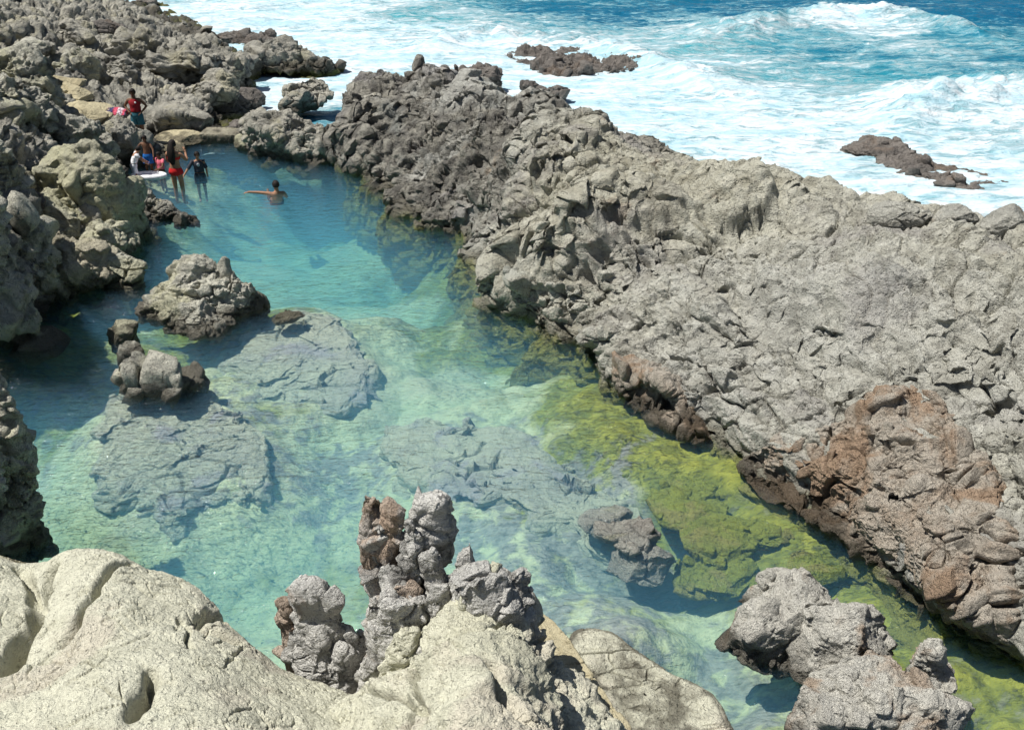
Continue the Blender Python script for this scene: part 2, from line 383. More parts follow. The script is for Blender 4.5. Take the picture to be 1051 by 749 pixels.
def pool_mat():
    k = NT('clear_pool_water'); p = k.pos()
    f = k.n('ShaderNodeFresnel'); f.inputs['IOR'].default_value = 1.33
    q = k.scalev(p, (1, 1.9, 1))
    h = k.math('ADD', k.math('MULTIPLY', k.noise(q, 3.4, 2, .5, .4), 1.0), k.math('MULTIPLY', k.noise(q, 9.5, 3, .55, .6), .5))
    nor = k.bump(k.math('MULTIPLY', h, k.step(k.noise(p, .22, 2), .4, .6, .45, 1.)), .10, .9)
    k.set(f.inputs['Normal'], nor)
    tr = k.n('ShaderNodeBsdfTransparent'); gl = k.n('ShaderNodeBsdfGlossy'); gl.inputs['Roughness'].default_value = .04
    k.set(gl.inputs['Normal'], nor)
    mx = k.n('ShaderNodeMixShader'); k.set(mx.inputs[0], f.outputs[0]); k.set(mx.inputs[1], tr.outputs[0]); k.set(mx.inputs[2], gl.outputs[0])
    va = k.n('ShaderNodeVolumeAbsorption'); k.set(va.inputs['Color'], (.50, .875, .94)); va.inputs['Density'].default_value = .42
    vs = k.n('ShaderNodeVolumeScatter'); k.set(vs.inputs['Color'], (.24, .60, 1.)); vs.inputs['Density'].default_value = .21; vs.inputs['Anisotropy'].default_value = .0
    ad = k.n('ShaderNodeAddShader'); k.set(ad.inputs[0], va.outputs[0]); k.set(ad.inputs[1], vs.outputs[0])
    k.t.links.new(ad.outputs[0], k.out.inputs['Volume'])
    return k.fin(mx)
M['pool'] = pool_mat()
def sea_mat():
    k = NT('sea_water_with_foam'); p = k.pos()
    q = k.scalev(p, (.55, 1.25, 1))
    n1 = k.noise(q, .5, 6, .62, .8); n2 = k.noise(q, 2.0, 7, .68, 1.2); n3 = k.noise(q, .16, 4, .55, .5); n4 = k.noise(k.scalev(p, (.4, 1.5, 1)), .7, 7, .7, .6)
    cov = k.attr('foam')
    v = k.vor(k.scalev(p, (.7, 1.1, 1), (0, 0, .3)), .9, 'SMOOTH_F1')
    lace = k.math('ADD', k.math('MULTIPLY', n1, .55), k.math('MULTIPLY', n2, .65))      # centred near .6
    t = k.math('ADD', k.math('MULTIPLY', k.math('SUBTRACT', lace, .6), 3.8), k.math('MULTIPLY', k.math('SUBTRACT', cov, .49), 1.5))
    fm = k.step(t, -.3, .55)
    deep = k.mix(k.attr('green'), (.002, .095, .19), (.03, .32, .37))
    deep = k.mix(k.step(n3, .4, .65, 0., .35), deep, (.006, .13, .22))
    aer = k.mix(k.step(t, -.6, .1, 0., .7), deep, (.26, .55, .60))                     # water full of bubbles round the foam
    c = k.mix(fm, aer, k.mix(k.step(k.math('ADD', k.math('MULTIPLY', n2, .45), k.math('MULTIPLY', n4, .55)), .40, .62), (.34, .53, .60), (.66, .69, .70)))
    h = k.math('ADD', k.noise(q, 1.1, 4, .6, .5), k.math('MULTIPLY', k.noise(q, 5, 4, .6), .3))
    nor = k.bump(k.math('ADD', h, k.math('MULTIPLY', fm, .35)), .35, .75)
    b = k.bsdf(c, k.step(fm, 0., 1., .2, .9), nor, .25)
    return k.fin(b)
M['sea'] = sea_mat()
def plain(name, col, rough=.7, bump=0., var=.15):
    k = NT(name); o = k.n('ShaderNodeTexCoord').outputs['Object']; n = k.noise(o, 14, 3, .6)
    c = k.mix(k.step(n, .3, .7, 0., 1.), tuple(x * (1 - var) for x in col), tuple(min(1, x * (1 + var)) for x in col))
    return k.fin(k.bsdf(c, rough, k.bump(n, .01, .5) if bump else None))
for nme, col in dict(skin=(.36, .19, .115), skin_dark=(.17, .085, .05), skin_pale=(.55, .35, .25), hair=(.014, .010, .008), red=(.62, .018, .02), darkred=(.30, .012, .02), blue=(.02, .17, .55), teal=(.03, .13, .17), white=(.82, .82, .84), dark=(.030, .035, .05), pink=(.7, .15, .2), purple=(.05, .04, .09)).items():
    M[nme] = plain(nme + '_surface', col, .75, 1)
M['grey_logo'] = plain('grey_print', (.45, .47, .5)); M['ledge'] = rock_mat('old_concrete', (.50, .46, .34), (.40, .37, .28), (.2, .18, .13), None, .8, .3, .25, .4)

# ---------------------------------------------------------------- the setting: sea, shore, pool floor, pool water
SEA = -0.40
OUTLINE = [P(*q)[:2] for q in [(-250, 330), (-60, 250), (60, 190), (150, 150), (215, 148), (262, 141), (330, 130), (372, 128), (425, 150), (500, 195), (560, 250), (660, 300), (800, 390), (960, 490), (1120, 580), (1250, 800), (1150, 960), (700, 1000), (300, 1000), (-250, 900)]]
def inside(XY, poly):
    x, y = XY[:, 0], XY[:, 1]; r = np.zeros(len(XY), bool); q = np.array(poly)
    for (x0, y0), (x1, y1) in zip(q, np.roll(q, -1, 0)):
        if y0 != y1: r ^= ((y0 > y) != (y1 > y)) & (x < (x1 - x0) * (y - y0) / (y1 - y0) + x0)
    return r
def cull(V, F, keep):
    """drop faces with no kept corner, and loose points"""
    F = F[keep[F].any(1)]; u, inv = np.unique(F, return_inverse=True)
    return u, inv.reshape(F.shape)
def build_sea():
    xs = np.concatenate([-np.geomspace(9000, 34, 24), np.arange(-32, 46, .13), np.geomspace(46.5, 9000, 24)])
    ys = np.concatenate([[4, 10, 14], np.arange(18, 82, .15), np.geomspace(82.5, 16000, 40)])
    Y, X = np.meshgrid(ys, xs, indexing='ij'); XY = np.stack([X, Y], -1).reshape(-1, 2)
    x, y = XY[:, 0], XY[:, 1]; p3 = np.c_[XY, np.zeros(len(XY))]
    h = .16 * fbm(p3 * np.array([.12, .22, 1]), 4, 3) + .07 * fbm(p3 * np.array([.5, .9, 1]), 4, 5) + .03 * fbm(p3 * np.array([1.6, 2.4, 1]), 3, 8)
    def wave(pl, hgt, front, back, s):
        q = pts(pl); xc = q[:, 0]; o = np.argsort(xc); yc = np.interp(x, xc[o], q[o, 1]); 
        yc = yc + .9 * perlin(np.c_[x * .35, x * 0 + s, x * 0], s)
        env = np.interp(x, xc[o], np.r_[0, np.ones(len(o) - 2), 0]); env = env * env * (3 - 2 * env)
        d = y - yc
        return hgt * env * np.where(d < 0, np.exp(-(d / front) ** 2), np.exp(-(d / back) ** 2)) * (1 + .25 * perlin(np.c_[x * .6, y * .3, x * 0], s + 1))
    wv = wave([(660, 52, SEA), (760, 36, SEA), (800, 26, SEA), (850, 20, SEA), (900, 20, SEA), (960, 28, SEA), (1060, 45, SEA)], .5, 1.8, 3.5, 4)
    wv = wv + wave([(880, 130, SEA), (940, 112, SEA), (1000, 104, SEA), (1080, 100, SEA), (1200, 100, SEA)], .6, 1.6, 3.0, 7)
    wv = wv + wave([(380, 70, SEA), (480, 40, SEA), (600, 48, SEA), (720, 85, SEA), (800, 100, SEA)], .4, 1.5, 3.0, 9)
    wv = wv * (1 + .5 * fbm(p3 * np.array([1.1, 1.1, 1]), 4, 15)); h = h + .05 * ridged(p3 * np.array([.9, 1.3, 1]), 3, 18) * (y < 75)
    fade = np.exp(-(np.maximum(0, y - 75) / 60) ** 2)
    z = SEA + h * np.minimum(1, fade + .15) + wv
    # foam cover: photo places on the water, value
    F = [(240, 10, .95), (320, 8, 1.), (330, 30, .9), (400, 5, .75), (420, 30, .85), (400, 60, 1.), (470, 10, .5), (430, 18, .5), (500, 35, .7), (560, 8, .12), (620, 18, .18), (540, 25, .42), (500, 60, .95), (600, 40, .62), (660, 15, .16),
         (700, 30, .55), (740, 10, .1), (760, 38, .65), (790, 20, .3), (820, 8, .12), (850, 24, .95), (880, 20, 1.), (910, 32, .8), (940, 50, .55), (840, 38, .45), (960, 12, .1), (1010, 20, .1), (1000, 50, .3), (1045, 60, .3), (980, 38, .35), (1045, 8, .08), (900, 5, .12),
         (790, 50, .3), (850, 52, .25), (900, 58, .25), (740, 55, .5), (700, 60, .55), (700, 80, .95), (650, 85, 1.), (600, 65, .9), (760, 80, .55), (820, 75, .4), (880, 85, .35), (940, 88, .3), (1000, 85, .3), (1045, 90, .45), (760, 100, .85), (820, 100, .75), (880, 110, .75),
         (940, 115, .85), (1000, 105, 1.), (1045, 110, .95), (1000, 130, .8), (1040, 140, .85), (900, 135, .9), (800, 130, 1.), (720, 120, 1.), (660, 120, 1.), (600, 100, 1.), (760, 150, .9), (830, 165, .9), (880, 180, .85), (950, 150, .85), (1000, 170, .8), (1040, 180, .95), (900, 200, .95), (960, 195, .85),
         (850, 190, .8), (560, 75, 1.), (480, 85, 1.), (370, 90, 1.), (300, 50, 1.), (280, 80, 1.), (260, 118, 1.05), (340, 120, .4), (345, 150, .1), (230, 45, 1.), (300, 100, 1.), (250, 90, .8), (250, 100, .8), (1100, 60, .3), (1150, 120, .9), (1150, 20, .1), (700, 0, .05), (500, 0, .15), (350, -2, .7), (200, 0, .8), (900, -10, .03), (600, -20, .05), (300, -40, .1), (1000, -40, .03), (500, -90, .02), (1051, -90, .02), (0, -60, .2), (-200, -60, .05)]
    c = [tuple(P(a, b, SEA)[:2]) + (v,) for a, b, v in F]
    foam = shep(c, XY, 3.4, .75); foam[y > 120] = .02
    green = shep([tuple(P(a, b, SEA)[:2]) + (v,) for a, b, v in [(740, 60, .9), (700, 50, .8), (800, 58, .35), (880, 52, .25), (880, 85, .55), (940, 90, .5), (1000, 70, .2), (640, 20, .05), (560, 15, .1), (900, 5, 0), (1040, 10, 0), (450, 25, .8), (1000, 130, 1.), (880, 140, .9), (840, 190, 1.), (760, 15, 0), (660, 95, 1), (345, 150, .2), (1000, -40, 0), (300, -40, 0)]], XY, 3)
    keep = ~inside(XY, OUTLINE) & (y > 14); u, F = cull(XY, grid_faces(len(ys), len(xs)), keep); foam = foam[u]; green = green[u]
    me = mesh('sea_water', np.c_[XY, z][u], F, M['sea']); attr(me, 'foam', foam); attr(me, 'green', green)
    obj('sea_water', me, kind='structure')
build_sea()

def build_shore():
    ctrl = [(-60, -8, 3.5), (0, 5, 2.6), (60, 3, 2.0), (100, 14, 1.3), (140, 32, .6), (190, 40, .4), (240, 60, -.3), (60, 50, 1.7), (100, 80, 1.0), (0, 60, 2.4), (20, 120, 1.9), (80, 105, .8), (110, 130, .6), (150, 148, .25), (170, 120, .4), (190, 100, .5), (228, 115, -.2), (225, 143, -.3),
            (130, 165, .1), (150, 190, -.45), (60, 160, 1.2), (0, 180, 2.0), (40, 230, .8), (90, 220, .7), (130, 220, .2), (160, 245, -.5), (140, 285, -.5), (60, 292, -.1), (10, 260, 1.2), (-60, 200, 2.8), (-60, 100, 3.2), (20, 330, .1), (50, 340, -.9), (0, 400, .6), (40, 420, -.9), (50, 500, -1.), (0, 480, .8), (-60, 480, 2.2),
            (-120, 340, 3.), (0, 560, -.1), (60, 590, -1.), (-100, 600, 1.6), (200, 170, -.9), (260, 150, -.9), (190, 20, -.6), (140, 0, -.6), (270, 20, -1.4), (200, -20, -1.5), (100, -30, -.6), (-100, -60, 3.), (300, 200, -1.5), (-300, 300, 4.), (-300, 50, 4.5), (170, 290, -1.), (120, 380, -1.4)]
    c = [tuple(P(*q)) for q in ctrl]
    XY, F = polar(-52, -6, 7.0, 62, 640, 620)
    z = rbf(c, XY); z = np.clip(z, -1.6, 5.)
    V = np.c_[XY, z]; F = orient(V, F)
    V = displace(V, F, 'crag', 3, 1.6); V = displace(V, F, 'block', 8, .8)
    inner = [P(*q)[:2] for q in [(-300, 400), (-30, 395), (-5, 365), (40, 322), (62, 298), (135, 282), (158, 240), (150, 208), (138, 186), (165, 165), (222, 149), (268, 150), (400, 150), (700, 500), (700, 900), (-300, 800)]]
    u, F = cull(V, F, ~inside(V[:, :2], inner)); V = V[u]
    V, F = studs(V, F, 1000, .10, .42, 9, 3, (V[:, 2] > -.6) * 1., sink=.3)
    me = mesh('rocky_shore', V, F, M['lava'], False); obj('rocky_shore', me, kind='structure')
build_shore()

SLAB_A = [(112, 410), (140, 404), (200, 400), (235, 415), (262, 440), (272, 470), (268, 500), (240, 512), (200, 508), (185, 525), (150, 510), (120, 500), (104, 460)]
SLAB_B = [(250, 350), (290, 322), (330, 326), (360, 345), (378, 380), (370, 405), (330, 415), (290, 420), (255, 400), (235, 375)]
SLAB_C = [(400, 445), (450, 430), (510, 440), (560, 462), (600, 490), (640, 520), (620, 545), (560, 530), (500, 510), (440, 490)]
Z_A = lambda a, b: -.27 - .48 * (b - 400) / 120
Z_B = lambda a, b: -.27 - .42 * (b - 322) / 95
Z_C = lambda a, b: -.66
def build_floor():
    ctrl = [(330, 230, -2.6), (300, 255, -2.3), (420, 295, -2.0), (470, 330, -1.4), (520, 360, -1.0), (250, 200, -1.4), (190, 195, -.7), (150, 200, -.4), (220, 240, -1.6), (110, 330, -.8), (60, 330, -.45), (80, 420, -.95), (110, 375, -.85), (60, 520, -1.6), (150, 560, -1.5), (250, 580, -1.4), (300, 520, -1.1), (330, 450, -1.), (150, 398, -.45), (240, 425, -.6), (190, 525, -.95), (100, 465, -.75), (280, 485, -.85), (190, 460, -.7), (310, 318, -.45), (380, 375, -.75), (310, 425, -.8), (238, 375, -.65), (310, 370, -.65), (480, 425, -.85), (392, 350, -.7), (398, 400, -.85), (268, 520, -.9), (345, 425, -.85), (600, 550, -.9), (460, 500, -.9),
            (450, 420, -.95), (520, 430, -.75), (560, 400, -.6), (600, 450, -.45), (560, 500, -.75), (640, 480, -.4), (700, 490, -.35), (470, 520, -1.), (520, 580, -.9), (600, 620, -.8), (640, 560, -.9), (690, 560, -1.1), (700, 620, -1.1), (730, 560, -.7), (760, 520, -.35), (800, 560, -.4), (850, 590, -.5), (900, 640, -.5), (960, 680, -.35), (1020, 700, -.3), (1040, 740, -.3),
            (720, 700, -1.0), (800, 740, -.9), (660, 650, -.6), (620, 690, -.5), (400, 200, -1.5), (420, 235, -1.0), (460, 270, -.8), (500, 310, -.6), (380, 185, -1.1), (340, 170, -.9), (270, 162, -.7), (225, 155, -.5), (160, 180, -.3), (20, 320, -.2), (0, 380, -.5), (1100, 800, -.6), (900, 900, -1.), (500, 800, -1.), (200, 750, -1.), (-100, 700, -1.), (-150, 400, -.6), (350, 600, -1.3), (420, 640, -1.)]
    c = [tuple(P(*q)) for q in ctrl]
    XY, F = polar(-50, 42, 4.5, 31, 620, 520)
    z = np.clip(rbf(c, XY), -3.0, -.22)
    p = np.c_[XY, z]
    z = z + .10 * fbm(p * .9, 4, 4) + (chis(p, 1.0, 5, 'max') - .2) * .45 + (chis(p, 2.8, 6, 'max') - .07) * .5 * sst(z, -1.6, -.5)
    for ol_, zf in ((SLAB_A, Z_A), (SLAB_B, Z_B), (SLAB_C, Z_C)):      # ground rises to the flat rocks
        o = pts([(a, b, zf(a, b)) for a, b in ol_]); c0 = o.mean(0); an = np.arctan2(o[:, 1] - c0[1], o[:, 0] - c0[0]); k_ = np.argsort(an)
        rel = XY - c0[:2]; th = np.arctan2(rel[:, 1], rel[:, 0]); rr = np.hypot(rel[:, 0], rel[:, 1])
        rad = np.interp(th, an[k_], np.hypot(*(o - c0)[k_, :2].T), period=2 * np.pi); zt = np.interp(th, an[k_], o[k_, 2], period=2 * np.pi)
        fz = np.minimum(rr / rad, 1); zs = c0[2] * (1 - fz) + zt * fz - .16 - .55 * np.maximum(0, rr - rad) + .05 * fbm(p * 2, 3, 9)
        z = np.maximum(z, np.where(rr < rad * 2.2, zs, -9))
    z = np.minimum(z, -.10)
    A = [(560, 380, .9), (600, 430, .95), (650, 470, 1.1), (720, 510, 1.1), (800, 560, 1.1), (900, 630, 1.), (1000, 690, 1.1), (850, 610, 1.), (940, 680, 1.), (760, 560, 1.05), (680, 500, 1.1), (540, 350, 1.), (490, 300, .9), (1030, 730, 1.1), (900, 660, .9), (510, 320, .9), (470, 270, .8), (430, 235, .6), (520, 400, .3), (560, 460, .55), (600, 490, .5), (640, 530, .4), (700, 570, .8), (680, 620, .5), (740, 640, .4), (480, 380, .1), (400, 400, .1), (300, 500, .15), (200, 560, .3), (80, 300, .9), (30, 390, 1.), (130, 310, .5), (200, 345, .7), (250, 250, 0), (330, 230, 0), (400, 300, 0), (80, 500, 0), (250, 600, .3), (450, 520, .2), (520, 560, .25), (560, 620, .25), (620, 620, .3), (150, 195, .7), (190, 200, .5), (270, 178, .5), (350, 180, .5), (450, 450, .25), (720, 720, .3), (800, 720, .4)]
    S = [(430, 460, .75), (480, 470, .7), (540, 490, .7), (590, 520, .75), (550, 540, .6), (500, 530, .6), (620, 560, .8), (660, 580, .9), (520, 600, .45), (620, 590, .6), (640, 640, .7), (340, 490, .6), (200, 460, .6), (310, 370, .3), (330, 240, .1), (400, 400, 0), (250, 560, .15), (560, 400, 0), (700, 520, 0), (800, 600, 0), (900, 650, .1), (80, 520, .1), (150, 300, .2), (750, 690, .6), (450, 380, 0), (420, 510, .2), (350, 560, .25), (250, 220, .1), (600, 460, .1), (700, 640, .3)]
    f = lambda L: shep([tuple(P(a, b, -.8)[:2]) + (v,) for a, b, v in L], XY, 3)
    u, F = cull(XY, F, inside(XY, OUTLINE)); XY = XY[u]; z = z[u]
    me = mesh('pool_floor', np.c_[XY, z], F, M['floor']); attr(me, 'algae', f(A)); attr(me, 'stone', f(S))
    obj('pool_floor', me, kind='structure')
build_floor()

def build_pool():
    # closed body of water: outline in the pool, sunk into rock all round
    ol = OUTLINE
    bm = bmesh.new()
    t = [bm.verts.new((x, y, 0)) for x, y in ol]; b = [bm.verts.new((x, y, -4.)) for x, y in ol]
    bm.faces.new(t); bm.faces.new(b[::-1]); n = len(t)
    for i in range(n): bm.faces.new((t[i], b[i], b[(i + 1) % n], t[(i + 1) % n]))
    bmesh.ops.recalc_face_normals(bm, faces=bm.faces)
    me = bpy.data.meshes.new('pool_water'); bm.to_mesh(me); bm.free(); me.materials.append(M['pool'])
    obj('pool_water', me, kind='structure')
build_pool()

# ---------------------------------------------------------------- the long ridge between pool and sea
def on_ridge(px, py):
    o = Vector((0, 0, CAMH)); d = Vector(P(px, py, 0.)) - o; L = d.length
    h = RBVH.ray_cast(o, d.normalized(), L)
    return (np.array(h[0]), np.array(h[1])) if h[0] is not None else (P(px, py, 0.), np.array([-.5, -.4, .77]))
def build_ridge():
    wl = [(345, 158), (362, 170), (385, 182), (402, 200), (418, 222), (450, 242), (478, 260), (500, 292), (522, 320), (560, 347), (600, 372), (635, 396), (690, 432), (740, 467), (780, 494), (830, 528), (890, 575), (950, 618), (1010, 664), (1060, 700), (1160, 780)]
    low = [(348, 140, .5), (365, 148, .5), (390, 155, .55), (410, 170, .6), (430, 190, .6), (462, 210, .65), (492, 230, .7), (520, 258, .7), (548, 285, .7), (590, 312, .7), (630, 335, .7), (670, 360, .7), (720, 390, .7), (775, 418, .7), (820, 445, .7), (870, 475, .75), (930, 510, .8), (990, 548, .85), (1040, 580, .9), (1090, 610, .95), (1200, 680, 1.)]
    mid = [(352, 118, .85), (370, 120, .9), (395, 125, 1.), (425, 135, 1.1), (455, 148, 1.2), (490, 165, 1.3), (520, 182, 1.4), (552, 205, 1.45), (590, 232, 1.45), (630, 258, 1.45), (670, 280, 1.45), (715, 305, 1.45), (760, 325, 1.5), (810, 345, 1.5), (860, 365, 1.55), (915, 385, 1.65), (970, 405, 1.75), (1030, 430, 1.9), (1080, 450, 2.), (1130, 475, 2.1), (1240, 520, 2.2)]
    upp = [(356, 102, 1.1), (372, 102, 1.2), (400, 102, 1.35), (435, 108, 1.5), (470, 118, 1.65), (505, 132, 1.75), (540, 148, 1.85), (575, 162, 1.95), (615, 178, 2.05), (655, 192, 2.1), (695, 206, 2.1), (735, 222, 2.1), (785, 240, 2.1), (835, 255, 2.15), (885, 268, 2.25), (940, 280, 2.35), (995, 292, 2.45), (1050, 305, 2.55), (1100, 318, 2.6), (1150, 330, 2.65), (1260, 360, 2.7)]
    cre = [(a, b, c - .12 - .22 * float(sst(np.array(a), 680., 860.))) for a, b, c in [(358, 92, 1.1), (375, 86, 1.25), (405, 82, 1.4), (440, 83, 1.6), (478, 92, 1.75), (515, 106, 1.85), (550, 118, 2.), (590, 131, 2.1), (635, 149, 2.2), (680, 160, 2.3), (725, 168, 2.35), (765, 184, 2.3), (800, 203, 2.25), (850, 208, 2.3), (900, 214, 2.4), (950, 220, 2.5), (1000, 226, 2.6), (1050, 234, 2.7), (1100, 242, 2.75), (1160, 255, 2.8), (1280, 290, 2.8)]]
    W, L, Mi, U, K = pts([q + (0.,) for q in wl]), pts(low), pts(mid), pts(upp), pts(cre)
    base = W + np.array([-.35, -.15, -1.6])
    sea1 = K + np.array([1.0, 1.0, -.55]); sea2 = K + np.array([2.0, 2.1, 0]); sea2[:, 2] = .3; sea3 = K + np.array([2.9, 3., 0]); sea3[:, 2] = -1.2
    V, F = loft([base, W, L, Mi, U, K, sea1, sea2, sea3], 620, 800)
    F = orient(V, F)
    # big forms: a bulging block in the middle, smooth slab to the right
    def big(v):
        q = v + 11
        rough = 1 - .6 * sst(v[:, 0], 1.2, 3.6)
        return .20 * fbm(q * .35, 3, 3) + .16 * rough * ridged(q @ AN * .62, 3, 6)
    bg_ = big(V); V = V + vnormals(V, F) * (bg_ - bg_.mean())[:, None]
    s = V[:, 0]
    rough = 1 - .6 * sst(s, .8, 3.4)                    # rough far end, smoother near slab
    n = vnormals(V, F)
    def axes(a, b, along, across):                      # cells drawn out along the seen line a-b
        u = pts([b])[0] - pts([a])[0]; u /= np.linalg.norm(u); nn = np.array([-.35, -.3, .88]); v = np.cross(nn, u); v /= np.linalg.norm(v); w2 = np.cross(u, v)
        return np.stack([u * along, v * across, w2 * across], 1)
    A1, A2 = axes((560, 347, .1), (640, 268, 1.5), .34, 1.25), axes((925, 300, 2.2), (1050, 350, 2.3), .34, 1.25)
    wr = sst(V[:, 0] + .6 * perlin(V * .5, 31), 1.4, 3.2)
    q = V + 40
    sa = lambda f, s_, m, a1=A1, a2=A2: chis(q, f, s_, m, .45, .5, .45, a1) * (1 - wr) + chis(q, f, s_ + 1, m, .45, .5, .45, a2) * wr
    layered = sa(.75, 201, 'max') * .55 + sa(1.9, 203, 'max') * .65 + sa(4.6, 205, 'min') * .55 + sa(10., 207, 'min') * .5
    # strata: steps tilted along the ridge
    e = np.array([.78, -.30, .55]); e /= np.linalg.norm(e); 
    t = V @ e * 2.3 + 1.3 * fbm(V * .8 + 5, 3, 12)
    saw = (t - np.floor(t)); st = -(np.exp(-(saw / .08) ** 2) + np.exp(-((1 - saw) / .05) ** 2)) * np.clip(perlin(V * .9 + 3, 21) + .25, 0, 1)
    d = layered * 1.5 + rock_disp(V, 'crag', 41) * .75 * rough ** 1.5 - pits(V, 1.1, 91, .30) * .4 * rough + rock_disp(V, 'block', 43) * .22 + chis(V, 13, 44) * .6 + cracks(V, 1.1, 46, .035, .1) * .28 + cracks(V, 3., 47, .045, .2) * .28 + chis(V, .42, 77, 'max', .4, .4, .3) * .5 + cracks(V, .55, 78, .012, .1) * .10 + .13 * st + .018 * fbm(V * 9, 4, 5)
    V = V + n * (d - d.mean())[:, None]
    global RBVH
    g = V.reshape(620, 800, 3)[::4, ::4]; RBVH = BVHTree.FromPolygons(g.reshape(-1, 3).tolist(), grid_faces(155, 200).tolist())
    def hit(l): return np.array([on_ridge(*q)[0] for q in l])
    d2 = np.zeros(len(V)); gs = lambda x, y, r: np.exp(-((V - on_ridge(x, y)[0]) ** 2).sum(1) / r ** 2)
    blk = np.max([gs(x, y, r) for x, y, r in [(585, 190, .8), (625, 190, .8), (665, 200, .8), (710, 205, .8), (752, 200, .7), (600, 215, .5)]], 0)
    d2 += .24 * sst(blk + .12 * perlin(V * 2.2, 61), .3, .5) + .16 * sst(np.max([gs(x, y, .7) for x, y in [(560, 290), (590, 320), (620, 345), (580, 265)]], 0) + .12 * perlin(V * 2.5, 62), .35, .55)
    for x, y, r, dp in [(606, 224, .17, .30), (617, 262, .15, .25), (590, 205, .12, .2), (700, 268, .16, .18), (735, 250, .14, .16), (640, 170, .12, .2), (690, 185, .13, .2), (520, 262, .16, .25), (863, 388, .05, .14), (560, 215, .12, .18), (478, 205, .16, .2), (430, 150, .2, .22), (410, 205, .2, .22), (1010, 272, .10, .14), (940, 300, .1, .1)]:
        d2 -= dp * sst(gs(x, y, r * 1.3) + .25 * perlin(V * 7, 63), .35, .8)
    for l, wd, dp in [([(556, 180), (545, 215), (536, 245), (522, 262)], .07, .24), ([(590, 196), (612, 212), (632, 228), (650, 252), (663, 246), (690, 240), (712, 246), (736, 250), (776, 241)], .06, .22), ([(848, 296), (846, 320), (853, 345), (864, 380)], .03, .10), ([(872, 362), (895, 380), (925, 397)], .02, .07), ([(978, 352), (1000, 374), (1018, 386), (1050, 398)], .035, .16), ([(925, 232), (955, 246), (985, 256), (1002, 268)], .04, .16), ([(880, 255), (925, 262), (960, 274), (1000, 272)], .035, .14),
                      ([(784, 236), (790, 262), (800, 290)], .03, .12), ([(792, 268), (815, 266), (835, 264)], .03, .12), ([(540, 335), (565, 305), (590, 278), (604, 255)], .04, .14), ([(556, 347), (584, 320), (612, 294), (640, 268)], .04, .14), ([(580, 360), (610, 330), (640, 310)], .035, .10), ([(670, 262), (690, 272), (705, 262), (722, 248)], .04, .14), ([(640, 268), (660, 290), (668, 310)], .025, .09), ([(500, 285), (520, 262), (545, 246)], .05, .16),
                      ([(440, 100), (470, 125), (490, 150), (500, 190)], .05, .15), ([(560, 130), (590, 142), (620, 150), (660, 168)], .05, .16), ([(520, 110), (540, 140), (552, 170)], .04, .14), ([(700, 330), (740, 350), (760, 372)], .025, .08), ([(735, 430), (748, 455), (760, 470)], .03, .1), ([(640, 355), (668, 362), (700, 380)], .03, .08), ([(880, 300), (920, 310), (945, 330)], .02, .07), ([(990, 440), (1020, 460), (1050, 465)], .03, .1)]:
        q = resample(hit(l), 50); lo, hi = q.min(0) - .5, q.max(0) + .5; m = ((V > lo) & (V < hi)).all(1); v = V[m] + .05 * np.stack([perlin(V[m] * 3, 71), perlin(V[m] * 3, 72), perlin(V[m] * 3, 73)], 1)
        dm = np.sqrt(((v[:, None] - q[None]) ** 2).sum(-1).min(1)); d2[m] -= 1.55 * dp * np.exp(-(dm / wd) ** 2) * np.clip(.75 + perlin(v * 4, 74), .2, 1.2)
    V = V + n * d2[:, None]
    V, F = studs(V, F, 200, .10, .40, 5, 4, rough ** 2 * (V[:, 2] > -.1), sink=.45, flat=.5)
    V, F = studs(V, F, 160, .05, .2, 6, 3, (V[:, 2] > -.1) * 1., sink=.4, flat=.5)
    pp = rooted('rock_ridge', V, F, None, label='long grey and beige rock ridge between the green pool and the sea', cat='rock ridge')
    me = pp.data; me.materials.append(ridge_mat())
    attr(me, 'beige', np.clip(shep([tuple(P(a, b, z)[:2]) + (v,) for a, b, z, v in [(400, 110, 1.2, .0), (450, 150, 1.2, .05), (380, 150, .5, 0), (480, 220, .7, .2), (480, 110, 1.6, .1), (560, 200, 1.6, .9), (600, 170, 2., .9), (640, 230, 1.6, .9), (580, 260, 1.2, .8), (700, 180, 2.2, .9), (760, 200, 2.2, .8), (560, 310, .6, .6), (640, 340, .7, .5), (720, 280, 1.6, .35), (700, 360, .9, .3), (800, 300, 1.8, .25), (900, 320, 2., .3), (1000, 350, 2.2, .35), (850, 400, 1.3, .4), (1040, 240, 2.7, .6), (900, 220, 2.4, .5), (1040, 500, 1.5, .5)]], V[:, :2], 3), 0, 1))
    attr(me, 'dark', np.clip(shep([tuple(P(a, b, z)[:2]) + (v,) for a, b, z, v in [(370, 100, 1.1, .9), (400, 110, 1.2, .75), (450, 150, 1.2, .6), (380, 150, .5, .95), (420, 200, .4, .95), (480, 220, .7, .6), (480, 110, 1.6, .5), (560, 130, 1.9, .6), (560, 200, 1.6, .25), (600, 170, 2., .25), (640, 230, 1.6, .2), (580, 300, .7, .1), (700, 180, 2.2, .25), (640, 340, .7, .1), (800, 300, 1.8, .1), (900, 400, 1.5, .05), (1000, 350, 2.2, .1), (1000, 600, .5, .4)]], V[:, :2], 3), 0, 1))
